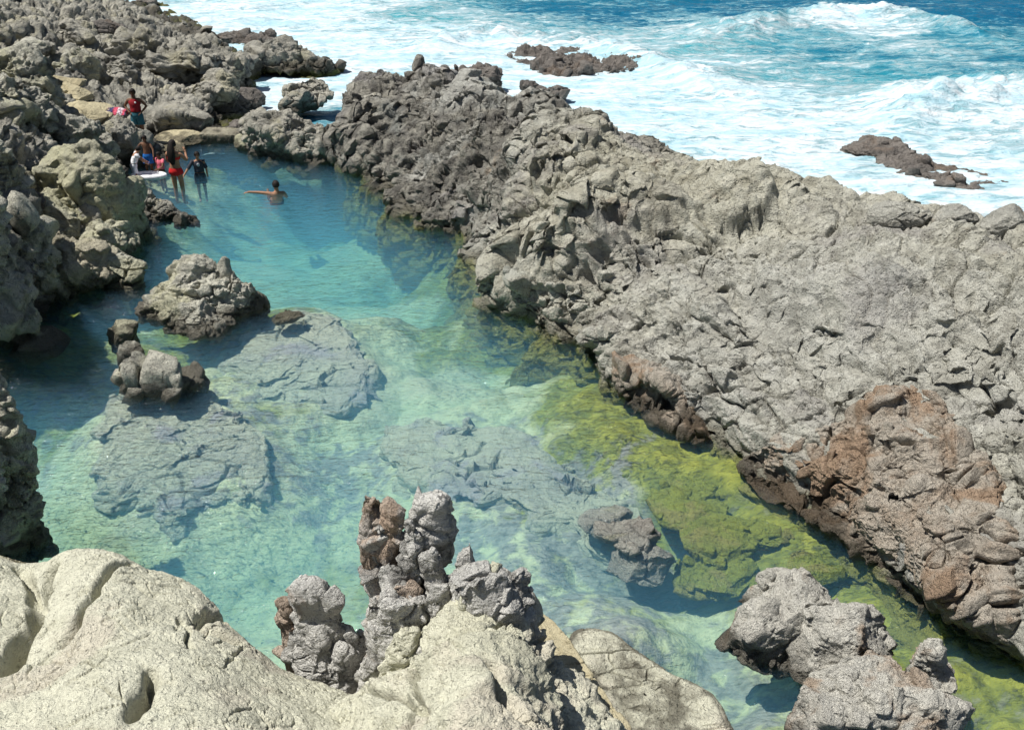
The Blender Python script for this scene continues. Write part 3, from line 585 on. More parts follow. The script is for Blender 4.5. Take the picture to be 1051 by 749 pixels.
def ridge_mat():
    k = NT('ridge_rock'); p = k.pos()
    n1 = k.noise(p, .5, 5, .6, .4); n2 = k.noise(p, 2.4, 6, .62, .3); n3 = k.noise(p, 11, 6, .66); n4 = k.noise(p, 55, 4, .6)
    grey = k.mix(k.step(n2, .42, .66), (.58, .575, .52), (.41, .41, .38))
    grey = k.mix(k.step(n1, .55, .7, 0., .45), grey, (.42, .375, .30))
    bei = k.mix(k.step(n2, .42, .66), (.62, .595, .465), (.43, .405, .31))
    c = k.mix(k.math('ADD', k.attr('beige'), k.step(n2, .3, .7, -.15, .15)), grey, bei)
    drk = k.mix(k.step(n2, .4, .62), (.37, .35, .295), (.17, .16, .14))
    c = k.mix(k.step(k.math('ADD', k.attr('dark'), k.step(n1, .3, .7, -.35, .35)), .3, .85), c, drk)
    st = k.noise(k.scalev(p, (.6, .6, 1.6), (.5, .3, .4)), 1.4, 6, .7, 1.0)
    c = k.mix(k.step(st, .60, .7, 0., .5), c, (.20, .19, .17))
    c = k.mix(k.step(k.math('ADD', k.math('MULTIPLY', n3, .55), k.math('MULTIPLY', k.noise(k.scalev(p, (.6, 1.5, 1.5), (.3, .5, -.75)), 3.2, 6, .7, .6), .45)), .53, .62, 0., .6), c, (.14, .135, .12))
    c = k.mix(k.step(k.noise(p, .9, 5, .65, .4), .64, .72, 0., .5), c, (.40, .31, .22))
    c = k.mix(k.step(k.noise(k.scalev(p, (1, 1, .7)), .7, 5, .6), .58, .7, 0., .35), c, (.40, .43, .40))
    c = k.mix(k.step(n4, .4, .75, 0., .25), c, (.22, .21, .185))
    c = k.mix(k.step(k.noise(k.scalev(p, (.7, 1.3, 1.3), (.3, .5, -.75)), 7.5, 6, .75, .9), .60, .66, 0., .65), c, (.055, .053, .048))  # drawn-out black specks: lichen tone plus pore shade put into the ridge colour
    c = k.mix(k.step(k.noise(p, .33, 4, .6, .8), .52, .66, 0., .5), c, (.36, .34, .33))
    sx = k.n('ShaderNodeSeparateXYZ'); k.set(sx.inputs[0], p)
    zz = k.math('ADD', sx.outputs[2], k.step(n2, .3, .7, -.12, .12)); wf = k.step(zz, .08, .34, 1., 0.)
    c = k.mix(k.math('MULTIPLY', wf, .6), c, k.mix(n3, (.06, .055, .03), (.15, .13, .07)))
    c = k.mix(k.step(zz, -.2, .06, .85, 0.), c, k.mix(n2, (.18, .20, .03), (.38, .37, .07)))
    h = k.math('ADD', n3, k.math('ADD', k.math('MULTIPLY', n4, .3), k.math('MULTIPLY', k.step(k.vor(p, 22), .05, .45), .35)))
    nor = k.bump(k.noise(p, 140, 3, .6), .004, .6, k.bump(h, .065, 1., k.bump(k.noise(k.scalev(p, (1, .7, 1.4), (.4, .3, .2)), 5.5, 6, .68, .4), .09, 1., k.bump(k.noise(k.scalev(p, (.5, 1.6, 1.6), (.3, .5, -.75)), 4.0, 6, .66, .5), .16, 1.))))
    return k.fin(k.bsdf(c, k.step(wf, 0., 1., .93, .4), nor, .25))
build_ridge()

# ---------------------------------------------------------------- rocks
def lump(px, py, z, wpx, hpx, k=.9, s=1, kind='crag', amp=1., sharp=24, yaw=None, lev=None, tilt=0.):
    """a broken boulder whose middle is seen at (px, py) at height z; wpx, hpx its seen size"""
    rng = np.random.RandomState(s * 77 + 5)
    m = mpp(px, py, z); c = P(px, py, z); dep = math.atan2(CAMH - z, math.hypot(c[0], c[1]))
    sx = wpx / 2 * m; sy = sx * k; hh = hpx / 2 * m
    sz = math.sqrt(max(hh ** 2 - (sy * math.sin(dep)) ** 2, (.45 * hh) ** 2)) / math.cos(dep)
    if lev is None: lev = 7 if max(wpx, hpx) > 150 else 6 if max(wpx, hpx) > 34 else 5
    D, F = ico(lev)
    N = rng.normal(size=(13, 3)); N /= np.linalg.norm(N, axis=1, keepdims=True); dist = rng.uniform(.66, 1.0, 13)
    a = np.maximum(D @ N.T, 1e-3) / dist
    r = 1 / a.max(1)
    V = D * np.clip(r, .5, 1.25)[:, None]
    V /= np.abs(V).max(0) * .97
    lo = D[:, 2] < 0; V[lo, :2] *= np.minimum(2.2, np.maximum(1 - D[lo, 2] ** 2, 1e-4) ** -.4)[:, None]   # foot does not curl in
    V = V * np.array([sx, sy, sz])
    if tilt: ct, st_ = math.cos(tilt), math.sin(tilt); V = V @ np.array([[ct, 0, st_], [0, 1, 0], [-st_, 0, ct]]).T
    yw = rng.uniform(-.4, .4) if yaw is None else yaw
    cc, ss = math.cos(yw), math.sin(yw); V = V @ np.array([[cc, ss, 0], [-ss, cc, 0], [0, 0, 1]])
    V = V + c
    size = (sx + sy + sz) / 3
    return displace(V, F, kind, s, amp * min(1.6, .35 + size * .95)), F
def rock(name, label, lumps, mat, cat='rock', group=None, **kw):
    VV, FF, n = [], [], 0; st = kw.pop('st', None)
    for i, l in enumerate(lumps):
        o = dict(kw); 
        if isinstance(l[-1], dict): o.update(l[-1]); l = l[:-1]
        o.setdefault('s', 1)
        o['s'] = o['s'] * 31 + i * 7
        V, F = lump(*l, **o); VV.append(V); FF.append(F + n); n += len(V)
    V, F = np.vstack(VV), np.vstack(FF)
    if st is None and kw.get('kind') in ('crag', 'spiky', 'block', 'fine') and max(l[3] for l in lumps) > 22:
        e = np.ptp(V, 0); e = e[:2].mean(); st = (int(26 + 10 * len(lumps)), .05 * e, .17 * e) if kw.get('kind') != 'block' else (10, .08 * e, .22 * e)
    if st:
        V, F = studs(V, F, st[0], st[1], st[2], kw.get('s', 1) * 3 + 1, mask=(vnormals(V, F)[:, 2] > -.35) * (V[:, 2] > -.15) * 1. + 1e-6, sink=.42)
    return rooted(name, V, F, M[mat], label=label, cat=cat, group=group)

def crust(name, label, outline, lift, mat, kind, s, nu=150, nv=420, cat='rock', amp=1.):
    """a plate of rock lying on the ridge face inside a seen outline"""
    o = np.array(outline, float); c = o.mean(0); rows = []
    nn = np.mean([on_ridge(*q)[1] for q in o], 0); nn = nn * (1 if nn[2] > 0 else -1); nn = nn / np.linalg.norm(nn)
    for f in (.03, .3, .55, .78, .93, 1.):
        rows.append(np.array([on_ridge(*(c + (q - c) * f))[0] for q in o]) + nn * lift * (1 - .55 * f ** 4))
    rows.append(rows[-1] - nn * (lift + .1)); rows[-1] += (rows[-1] - rows[-1].mean(0)) * .03
    V, F = loft(rows, nu, nv, True); F = orient(V, F); V = displace(V, F, kind, s, amp)
    V, F = studs(V, F, nv // 6, .05, .32, s, 3, (vnormals(V, F) @ nn > .2) * 1., sink=.35, flat=.5)
    return rooted(name, V, F, M[mat], label=label, cat=cat)
def pillar(Yd, prof, k=.8, s=1, kind='spiky', amp=1., nu=250, nv=340, pw=3.2, base=None):
    """standing rock at ground distance Yd; prof: (seen row, left, right) from the top down"""
    rows = []
    for py, l, r in prof:
        dep = PITCH + math.atan((py - PH / 2) / FPX); z = CAMH - Yd * math.tan(dep)
        a, b = P(l, py, z), P(r, py, z); c = (a + b) / 2; hw = abs(b[0] - a[0]) / 2
        t = np.linspace(0, 2 * np.pi, 17)[:-1]; ct, st = np.cos(t), np.sin(t)
        q = (np.abs(ct) ** pw + np.abs(st) ** pw) ** (-1 / pw)
        rows.append(np.stack([c[0] + hw * q * ct, c[1] + hw * k * q * st, np.full(16, z)], 1))
    top = rows[0].copy(); top = top.mean(0) + (top - top.mean(0)) * .05; top[:, 2] += .01
    V, F = loft([top] + rows, nu, nv, True); F = F if vnormals(V, F)[len(V) // 2:, :2].ravel() @ (V[len(V) // 2:, :2] - V[:, :2].mean(0)).ravel() > 0 else F[:, ::-1]
    return displace(V, F, kind, s, amp), F
def pillars(name, label, mat, cat, *ps):
    VV, FF, n = [], [], 0
    for V, F in ps: VV.append(V); FF.append(F + n); n += len(V)
    V, F = np.vstack(VV), np.vstack(FF); rng = len(label)
    V, F = studs(V, F, 42 * len(ps), .05, .19, rng, 4, (V[:, 2] > V[:, 2].max() - 2.0) * 1., sink=.25)
    return rooted(name, V, F, M[mat], label=label, cat=cat)
    return rooted(name, np.vstack(VV), np.vstack(FF), M[mat], label=label, cat=cat)

# on the ridge
crust('crusted_outcrop', 'wide brown crusted outcrop leaning on the ridge above the pool, right side', [(768, 472), (800, 456), (850, 441), (890, 424), (930, 402), (962, 410), (985, 440), (1000, 470), (1022, 500), (1033, 535), (1026, 580), (1036, 640), (1022, 668), (990, 648), (950, 618), (900, 580), (840, 536), (790, 506), (766, 490)], .19, 'brown', 'fine', 3, 320, 760, 'rock outcrop', 1.0)
crust('crusted_rock', 'small brown crusted rock at the waterline below the grey ridge', [(634, 388), (650, 374), (672, 374), (695, 392), (714, 428), (720, 450), (690, 436), (650, 412)], .14, 'brown', 'fine', 4, 110, 260)
rock('ridge_boulder', 'pale upright boulder against the ridge foot with a dark cleft beside it', [(528, 268, .5, 38, 62, .8)], 'grey', 'boulder', kind='block', s=5)
rock('knob_rock', 'rounded beige knob with a dark underside on the ridge crest', [(752, 196, 2.12, 84, 40, .8), (776, 208, 2.08, 42, 32, .8)], 'grey', kind='crag', s=6, amp=.7)
rock('crest_boulder', 'smooth rounded boulder on the ridge crest, left of the two at the far right', [(983, 226, 2.46, 46, 38, .8)], 'grey', 'boulder', kind='smooth', s=7)
rock('crest_boulder', 'smooth rounded boulder on the ridge crest cut by the right frame edge', [(1032, 230, 2.52, 56, 40, .8)], 'grey', 'boulder', kind='smooth', s=8)
rock('crest_boulder', 'long low boulder with a dark joint lying along the crest of the ridge', [(928, 221, 2.36, 72, 32, .6)], 'grey', 'boulder', kind='smooth', s=9)
rock('crag_rock', 'dark jagged rock at the far tip of the ridge beside the channel', [(384, 100, .9, 46, 34, .9), (384, 120, .65, 40, 50, .9)], 'lava', kind='crag', s=10)

# in the sea
rock('sea_rock', 'dark wet rock with foam around it just behind the ridge crest', [(492, 80, SEA + .5, 66, 30, .7)], 'wet', kind='crag', s=13)
rock('sea_rock', 'small rounded rock standing in the foam behind the ridge', [(566, 96, SEA + .35, 28, 16, .8), (545, 92, SEA + .2, 20, 16, .8)], 'wet', kind='crag', s=14)
rock('sea_rock', 'wide rock mound in the surf with a pale top, beyond the pool', [(280, 62, SEA + .5, 80, 38, .8), (320, 70, SEA + .2, 60, 22, .8), (250, 70, SEA + .4, 44, 26, .8)], 'lava', kind='crag', s=15)
rock('sea_rock', 'low dark rock at the far edge of the surf, behind the mound', [(245, 41, SEA + .2, 84, 12, .5)], 'wet', kind='crag', s=16, amp=.7)
rock('sea_rock', 'small dark rock showing through the spray at the top', [(150, 4, SEA + .2, 22, 10, .8)], 'wet', kind='crag', s=17)

# far end of the pool
rock('crag_rock', 'big dark crag standing in the far end of the pool', [(294, 140, .45, 74, 66, .8), (316, 152, .3, 44, 48, .8), (270, 142, .35, 44, 50, .8)], 'lava', kind='crag', s=18)
rock('crag_rock', 'dark pointed crag behind the big one, in the foam', [(318, 97, .35, 48, 34, .8), (305, 106, .2, 34, 24, .8)], 'lava', kind='crag', s=19)
rock('boulder', 'small dark boulder in the white water between the crags', [(256, 103, .0, 34, 22, .8)], 'wet', 'boulder', kind='block', s=20)
rock('boulder', 'large dark boulder with a flat slanted face next to the foam gully', [(222, 97, .45, 56, 50, .8)], 'lava', 'boulder', kind='block', s=21, sharp=40)
rock('boulder', 'dark wedge shaped boulder behind the bathers', [(193, 122, .4, 58, 36, .7)], 'lava', 'boulder', kind='block', s=22, sharp=40)
rock('rubble_rock', 'low dark rubble at the mouth of the foam gully', [(268, 130, .0, 36, 14, .8), (245, 128, .0, 20, 10, .8)], 'wet', kind='spiky', s=23)
rock('end_rock', 'yellowish rock block closing the end of the concrete ledge', [(252, 149, .1, 24, 22, .8)], 'yellow', kind='block', s=24)
rock('stone_slab', 'pale flat stone slab the children stand by', [(185, 141, .12, 48, 16, .9), (176, 152, .02, 44, 16, .9)], 'tan', 'slab', kind='smooth', s=25, amp=.5)

# left shore
rock('rock_mound', 'dark craggy rock mound with a pale ridge top, far left by the surf', [(185, 62, .8, 130, 56, .7), (150, 60, .9, 80, 60, .8), (225, 72, .4, 60, 36, .8), (120, 75, .9, 60, 40, .8)], 'lava', kind='crag', s=26, amp=1.2)
rock('boulder', 'grey layered block in the jumble at the top left', [(78, 38, 1.75, 40, 30, .8)], 'lava', 'boulder', kind='block', s=27)
rock('boulder', 'dark squared block beside the spray at the top left', [(116, 34, 1.3, 44, 30, .8)], 'wet', 'boulder', kind='block', s=28)
rock('boulder', 'grey slab like boulder with a dark front, near the top left corner', [(38, 50, 2.0, 44, 18, .8)], 'mottled', 'boulder', kind='block', s=29)
rock('boulder', 'craggy grey boulder just above the tan steps', [(74, 70, 1.3, 60, 34, .8)], 'mottled', 'boulder', kind='crag', s=30)
rock('rock_step', 'tan flat rock steps in the gap of the left shore', [(62, 86, 1.45, 50, 20, .9), (70, 99, 1.3, 48, 22, .9), (84, 117, 1.05, 62, 26, .9)], 'tan', 'rock steps', kind='smooth', s=31, amp=.5)
rock('boulder', 'brown rounded boulder at the pool edge behind the child in white', [(122, 150, .5, 46, 52, .8)], 'lava', 'boulder', kind='crag', s=32)
rock('boulder', 'pale rounded boulder above the yellowish mound on the left', [(42, 122, 1.75, 50, 42, .8)], 'mottled', 'boulder', kind='crag', s=33)
rock('boulder', 'dark craggy boulder right behind the yellowish mound', [(72, 140, 1.35, 66, 46, .8), (100, 150, .9, 40, 36, .8)], 'mottled', 'boulder', kind='crag', s=34)
rock('rock_outcrop', 'speckled rock outcrop at the left frame edge, upper part', [(10, 85, 2.4, 90, 70, .7), (18, 112, 2.2, 84, 60, .8), (-16, 105, 2.5, 90, 80, .8)], 'mottled', 'rock outcrop', kind='spiky', s=35, amp=1.3)
rock('boulder_mound', 'large pale yellowish boulder with dark right side on the left pool edge', [(80, 204, .9, 116, 112, .7), (124, 222, .5, 56, 86, .7), (58, 232, .7, 60, 60, .7), (104, 246, .4, 66, 40, .7)], 'yellow', 'boulder', kind='crag', s=36, amp=.6)
rock('boulder', 'squarish grey boulder standing in the water at the left pool edge', [(126, 281, .2, 44, 40, .8)], 'mottled', 'boulder', kind='block', s=37)
rock('boulder', 'pitted brownish rock at the waterline under the yellowish boulder', [(78, 280, .3, 76, 54, .7), (62, 262, .5, 50, 50, .7)], 'beige', 'boulder', kind='crag', s=38)
rock('boulder', 'small dark knob balanced left of the yellowish boulder', [(37, 206, 1.35, 20, 22, .9)], 'wet', 'boulder', kind='block', s=39)
rock('cliff_rock', 'dark mottled cliff at the left frame edge beside the pool', [(6, 190, 1.7, 60, 90, .8), (4, 250, 1.2, 84, 110, .7), (8, 310, .7, 66, 110, .6), (-30, 250, 1.9, 90, 160, .7)], 'mottled', 'cliff', kind='spiky', s=40, amp=1.1)
rock('cliff_rock', 'near black cliff rock at the left edge, nearest the camera', [(2, 440, 1.3, 66, 130, .7), (4, 510, .7, 70, 130, .6), (-40, 470, 1.5, 100, 180, .7)], 'mottled', 'cliff', kind='spiky', s=41, amp=1.)
rock('spit_rock', 'low spiky dark rocks running into the water below the bathers', [(168, 218, .08, 44, 26, .7), (188, 226, .02, 26, 16, .8), (150, 212, .2, 26, 30, .8)], 'lava', kind='spiky', s=42)

# islands and sunken rocks in the pool
rock('pool_islet', 'craggy two peaked rock islet in the middle left of the pool', [(205, 300, .35, 76, 66, .8), (238, 305, .28, 56, 60, .8), (185, 318, .12, 66, 44, .8), (205, 328, .1, 66, 36, .8), (155, 320, .0, 32, 22, .8)], 'mottled', 'rock islet', kind='spiky', s=43)
rock('pool_islet', 'small pale rock islet with a curved tail below the big islet', [(152, 384, .12, 48, 40, .8), (172, 396, .05, 40, 26, .8), (126, 348, -.08, 32, 34, .8), (136, 366, -.02, 26, 30, .8), (192, 392, -.05, 40, 20, .8)], 'mottled', 'rock islet', kind='crag', s=44, amp=.8)
rock('pool_rock', 'tiny rock tip breaking the water right of the big islet', [(295, 324, -.01, 30, 14, .8)], 'mottled', kind='crag', s=45, amp=.6)
def slab(name, label, outline, ztop, mat, kind='under', s=1, edge=.35, n=260, depth=1.2, amp=1., tiltz=None):
    """a flat rock from its seen outline: rings from the middle out, then down the sides"""
    o = pts([(a, b, ztop if tiltz is None else tiltz(a, b)) for a, b in outline]); c = o.mean(0)
    rings = [c + (o - c) * .02, c + (o - c) * .45, c + (o - c) * .9]
    for f, dz in ((1., -.05), (1.05, -.07), (1.10, -.3), (1.12, -depth)):
        q = c + (o - c) * f; q[:, 2] += dz; rings.append(q)
    V, F = loft(rings, n, int(n * 2.2), True); F = orient(V, F)
    if kind == 'under': V = V + np.stack([.30 * fbm(V * 1.5, 4, s), .30 * fbm(V * 1.5 + 9, 4, s), np.zeros(len(V))], 1)
    V = displace(V, F, kind, s, amp)
    if kind == 'crag': V, F = studs(V, F, 40, .12, .5, s, 3, (V[:, 2] > ztop - .5) * 1.)
    return rooted(name, V, F, M[mat], label=label, cat='rock')
M['sub2'] = M['sub']
slab('sea_reef', 'brown flat reef awash in white foam beyond the ridge', [(524, 57), (545, 51), (570, 52), (600, 51), (625, 55), (648, 60), (668, 66), (645, 70), (610, 73), (580, 75), (560, 73), (545, 64)], SEA + .16, 'wet', 'crag', 11, amp=1.6, n=150)
slab('sea_reef', 'long thin dark reef surrounded by foam on the right', [(870, 151), (895, 143), (915, 144), (930, 153), (950, 166), (985, 172), (1015, 177), (1040, 186), (1025, 193), (985, 190), (945, 180), (915, 172), (905, 160)], SEA + .14, 'wet', 'crag', 12, amp=.9, n=150)
slab('sunken_slab', 'large grey flat rock under clear water below the small islet', SLAB_A, -.38, 'sub', s=46, tiltz=Z_A, depth=.9, amp=.4)
slab('sunken_slab', 'pale sunken rock shelf under the water right of the big islet', SLAB_B, -.42, 'sub', s=47, tiltz=Z_B, depth=.9, amp=.4)
slab('sunken_slab', 'dark grey sunken rock in the middle of the pool beyond the pinnacle', SLAB_C, -.66, 'sub', s=48, amp=.6)
rock('half_sunken_rock', 'grey rock barely breaking the water between pinnacle and ridge', [(648, 550, -.19, 56, 34, .8), (660, 575, -.42, 70, 46, .8), (625, 535, -.38, 60, 34, .8)], 'awash', kind='crag', s=49, amp=.6)
for i, (x, y, z, w_, h_, lb) in enumerate([(715, 497, -.22, 70, 26, 'flat green algae covered rock nearest the ridge'), (700, 520, -.2, 90, 30, 'long green algae covered rock under water in mid band'), (740, 552, -.22, 90, 40, 'broad yellow green rock under shallow water by the brown outcrop'), (790, 548, -.2, 60, 26, 'narrow mossy rock under water at the outcrop foot'), (660, 470, -.25, 80, 30, 'mossy sunken rock below the small brown rock'), (835, 585, -.2, 70, 30, 'mossy sunken rock beyond the low grey rock'), (740, 590, -.4, 80, 36, 'dim green sunken rock between the half sunken and low rocks')]):
    rock('mossy_rock', lb, [(x, y, z - .18, w_, h_ * .8, .8)], 'mossy', kind='crag', amp=.45, s=50 + i, group='algae covered rocks under the water')

# foreground
def fg_slab():
    far = [(-120, 560, 1.6), (-40, 560, 1.7), (0, 568, 1.75), (40, 576, 1.65), (70, 570, 1.9), (110, 574, 1.95), (150, 592, 1.9), (200, 602, 1.9), (240, 640, 1.8), (285, 682, 1.65), (330, 700, 1.6), (400, 720, 1.5)]
    m1 = [(-130, 620, 1.95), (-40, 620, 2.), (0, 615, 1.95), (35, 612, 1.85), (75, 600, 2.1), (120, 606, 2.2), (160, 625, 2.15), (200, 645, 2.1), (240, 680, 2.05), (285, 710, 1.95), (330, 735, 1.9), (400, 752, 1.8)]
    m2 = [(-140, 700, 2.3), (-40, 700, 2.3), (0, 690, 2.2), (40, 680, 2.2), (80, 675, 2.35), (120, 680, 2.4), (165, 695, 2.4), (210, 705, 2.35), (250, 730, 2.3), (290, 750, 2.25), (340, 775, 2.2), (420, 800, 2.1)]
    m3 = [(-160, 820, 2.6), (-40, 820, 2.6), (0, 815, 2.55), (50, 815, 2.55), (100, 815, 2.6), (140, 815, 2.6), (190, 820, 2.6), (230, 825, 2.6), (270, 835, 2.6), (320, 845, 2.55), (370, 860, 2.5), (450, 870, 2.4)]
    Fa = pts(far); b1 = Fa + np.array([0, .12, -.35]); b2 = Fa + np.array([.1, .45, -2.6]); b0 = pts(m3) + np.array([0, -1.2, -.2])
    V, F = loft([b0, pts(m3), pts(m2), pts(m1), Fa, b1, b2], 420, 620); F = orient(V, F)
    g = lambda v, x, y, z, r: np.exp(-(((v[:, :2] - P(x, y, z)[:2]) / r) ** 2).sum(1))
    def fn(v):
        v = v + .05 * np.stack([perlin(v * 5, 2), perlin(v * 5, 3), perlin(v * 5, 4)], 1)
        dd = 0
        # winding joint across the slab
        for pl, wd, dp in (([(158, 698, 2.35), (154, 716, 2.38), (146, 734, 2.4), (140, 748, 2.42)], .05, .26), ([(56, 592, 1.9), (44, 622, 2.), (24, 655, 2.1), (0, 690, 2.2)], .055, .42), ([(20, 575, 1.8), (30, 600, 1.9), (36, 625, 2.)], .05, .16), ([(128, 585, 2.), (105, 605, 2.1), (80, 640, 2.2), (62, 660, 2.2)], .035, .16), ([(190, 628, 2.1), (196, 665, 2.2)], .018, .10), ([(50, 690, 2.3), (110, 670, 2.3), (150, 655, 2.25)], .012, .03), ([(232, 620, 1.85), (205, 640, 2.), (240, 655, 1.95)], .05, .18)):
            q = resample(pts(pl), 60)[:, :2]; dm = np.sqrt(((v[:, None, :2] - q[None]) ** 2).sum(-1)).min(1)
            dd = dd - dp * np.exp(-(dm / wd) ** 2)
        return dd
    V = displace(V, F, 'smooth', 92, .55, fn)
    rooted('pale_slab', V, F, M['pale'], label='big smooth pale rock slab at the bottom left corner', cat='rock slab')
fg_slab()
def fg_mass():
    far = [(330, 745, 1.55), (370, 720, 1.6), (410, 695, 1.75), (445, 662, 2.0), (478, 632, 2.2), (512, 618, 2.2), (538, 624, 2.1), (552, 650, 1.85), (580, 695, 1.55), (610, 742, 1.35), (640, 800, 1.15)]
    m1 = [(340, 780, 1.8), (380, 752, 1.9), (415, 722, 2.05), (448, 696, 2.25), (478, 672, 2.38), (506, 662, 2.38), (530, 668, 2.3), (545, 698, 2.1), (565, 738, 1.9), (590, 790, 1.75), (600, 840, 1.55)]
    m2 = [(350, 800, 2.3), (390, 775, 2.4), (425, 745, 2.5), (455, 725, 2.6), (480, 715, 2.65), (505, 720, 2.6), (525, 735, 2.5), (540, 765, 2.35), (555, 810, 2.2), (570, 860, 2.), (580, 900, 1.9)]
    Fa = pts(far); c = Fa.mean(0)
    out = (Fa - pts(m2)); out[:, 2] = 0; out /= np.linalg.norm(out, axis=1, keepdims=True)
    b1 = Fa + out * .12; b1[:, 2] -= .5; b2 = Fa + out * .3; b2[:, 2] = -1.2; b0 = pts(m2) + np.array([0, -1.0, -.1])
    V, F = loft([b0, pts(m2), pts(m1), Fa, b1, b2], 380, 420); F = orient(V, F)
    g = lambda v, x, y, z, r: np.exp(-(((v[:, :2] - P(x, y, z)[:2]) / r) ** 2).sum(1))
    def fn(v):
        dd = 0
        for pl, wd, dp in (([(500, 700, 2.5), (508, 725, 2.5), (520, 755, 2.5)], .04, .35), ([(380, 690, 2.2), (420, 715, 2.4), (440, 740, 2.5)], .03, .2), ([(432, 640, 2.3), (435, 690, 2.45), (425, 750, 2.5)], .025, .22), ([(490, 660, 2.5), (540, 655, 2.4)], .018, .09), ([(560, 680, 2.1), (575, 760, 2.)], .05, .3)):
            q = resample(pts(pl), 60)[:, :2]; dm = np.sqrt(((v[:, None, :2] - q[None]) ** 2).sum(-1)).min(1)
            dd = dd - dp * np.exp(-(dm / wd) ** 2)
        return dd
    V = displace(V, F, 'crag', 61, .65, lambda v: fn(v) + rock_disp(v, 'smooth', 62) * .5)
    rooted('cracked_rock', V, F, M['pale'], label='cracked cream rock under the pinnacle at the bottom centre', cat='rock')
fg_mass()
def shard(Yd, l, r, t, b, k=.8, s=1, tilt=0., lev=5, amp=.30, cut=.75, kind='block'):
    """an angular block at ground distance Yd that fills the seen box l..r, t..b"""
    rng = np.random.RandomState(s); dep = lambda py: PITCH + math.atan((py - PH / 2) / FPX)
    zt, zb = CAMH - Yd * math.tan(dep(t)), CAMH - Yd * math.tan(dep(b)); zm = (zt + zb) / 2; pm = (t + b) / 2
    c0, c1 = P(l, pm, zm), P(r, pm, zm); c = np.array([(c0[0] + c1[0]) / 2, Yd, zm]); hx = (c1[0] - c0[0]) / 2; hz = (zt - zb) / 2
    D, F = ico(lev); J = np.vstack([np.eye(3), -np.eye(3)]) + rng.normal(size=(6, 3)) * .2
    up = rng.normal(size=(4, 3)); up[:, 2] = np.abs(up[:, 2]) * .5 + .35; up[:2, 1] = -np.abs(up[:2, 1]) - .5; J = np.vstack([J, up, rng.normal(size=(4, 3))]); J /= np.linalg.norm(J, axis=1, keepdims=True)
    ds = np.r_[np.ones(6), rng.uniform(cut - .25, cut + .2, 4), rng.uniform(.85, 1.15, 4)]
    rr = 1 / (np.maximum(D @ J.T, 1e-3) / ds).max(1); V = D * rr[:, None]; V = V / np.abs(V).max(0) * np.array([hx, hx * k, hz])
    tilt = tilt or rng.uniform(-.16, .16); ct, st_ = math.cos(tilt), math.sin(tilt); V = V @ np.array([[ct, 0, st_], [0, 1, 0], [-st_, 0, ct]]).T
    V = V + c
    return displace(displace(V, F, kind, s, amp), F, 'spiky', s + 5, .26), F
def shards(name, label, mats, cat, lst, cnt, seed, cores=()):
    """lst: (material slot, shard arguments); one mesh, rusty blocks in the second slot"""
    VV, FF, MM, n = [], [], [], 0
    for q_, (Yd, prof, k_) in enumerate(cores):
        prof = [(t_ + 8, (l_ + r_) / 2 - (r_ - l_) * .36, (l_ + r_) / 2 + (r_ - l_) * .36) for t_, l_, r_ in prof]
        V, F = pillar(Yd, prof, k_ * .8, seed * 9 + q_, 'block', .6); V, F = studs(V, F, 110, .05, .20, seed + q_, 4, (V[:, 2] > .8) * 1., sink=.35, amp=.6)
        VV.append(V); FF.append(F + n); MM.append(np.zeros(len(F))); n += len(V)
    for slot, a in lst:
        kw = a[-1] if isinstance(a[-1], dict) else {}; a = a[:-1] if kw else a
        V, F = shard(*a, **kw); nf = len(F); V, F = studs(V, F, cnt, .035, .12, seed + n % 97, 3, (vnormals(V, F)[:, 2] > -.5) * 1. + 1e-6, sink=.4)
        VV.append(V); FF.append(F + n); MM.append(np.full(len(F), slot)); n += len(V)
    o = rooted(name, np.vstack(VV), np.vstack(FF), M[mats[0]], label=label, cat=cat)
    for m in mats[1:]: o.data.materials.append(M[m])
    o.data.polygons.foreach_set('material_index', np.concatenate(MM).astype(np.int32)); return o
shards('rock_pinnacle', 'tall jagged grey pinnacle with a rusty left face above the pool', ('pinn', 'rusty', 'pale'), 'pinnacle', [
    (1, (6.8, 366, 398, 500, 600, .8, 301)), (1, (6.7, 384, 414, 505, 590, .8, 302)), (0, (6.85, 418, 446, 490, 580, .8, 303)), (0, (6.75, 440, 466, 497, 590, .9, 304)), (0, (6.55, 408, 436, 530, 600, .8, 305)),
    (0, (6.5, 384, 430, 562, 640, .7, 306)), (0, (6.5, 425, 464, 556, 640, .7, 307)), (1, (6.35, 392, 436, 598, 660, .7, 308)), (0, (6.3, 430, 462, 606, 690, .7, 309)), (0, (6.3, 374, 402, 612, 690, .8, 310)),
    (2, (6.1, 384, 420, 640, 730, .7, 311, dict(tilt=.35))), (0, (6.1, 404, 436, 648, 730, .7, 312, dict(tilt=.4))), (2, (6.0, 420, 450, 655, 740, .7, 313, dict(tilt=.4))), (0, (6.15, 366, 392, 660, 740, .7, 314, dict(tilt=.3)))], 26, 5,
    [(6.8, [(520, 380, 408), (528, 374, 414), (570, 376, 420), (620, 380, 440), (700, 372, 460), (760, 365, 470)], .7), (6.75, [(505, 426, 456), (515, 421, 461), (560, 416, 464), (620, 400, 466), (690, 385, 474), (760, 370, 480)], .75), (6.3, [(600, 386, 440), (612, 378, 455), (660, 368, 466), (720, 356, 480), (770, 350, 490)], .8)])
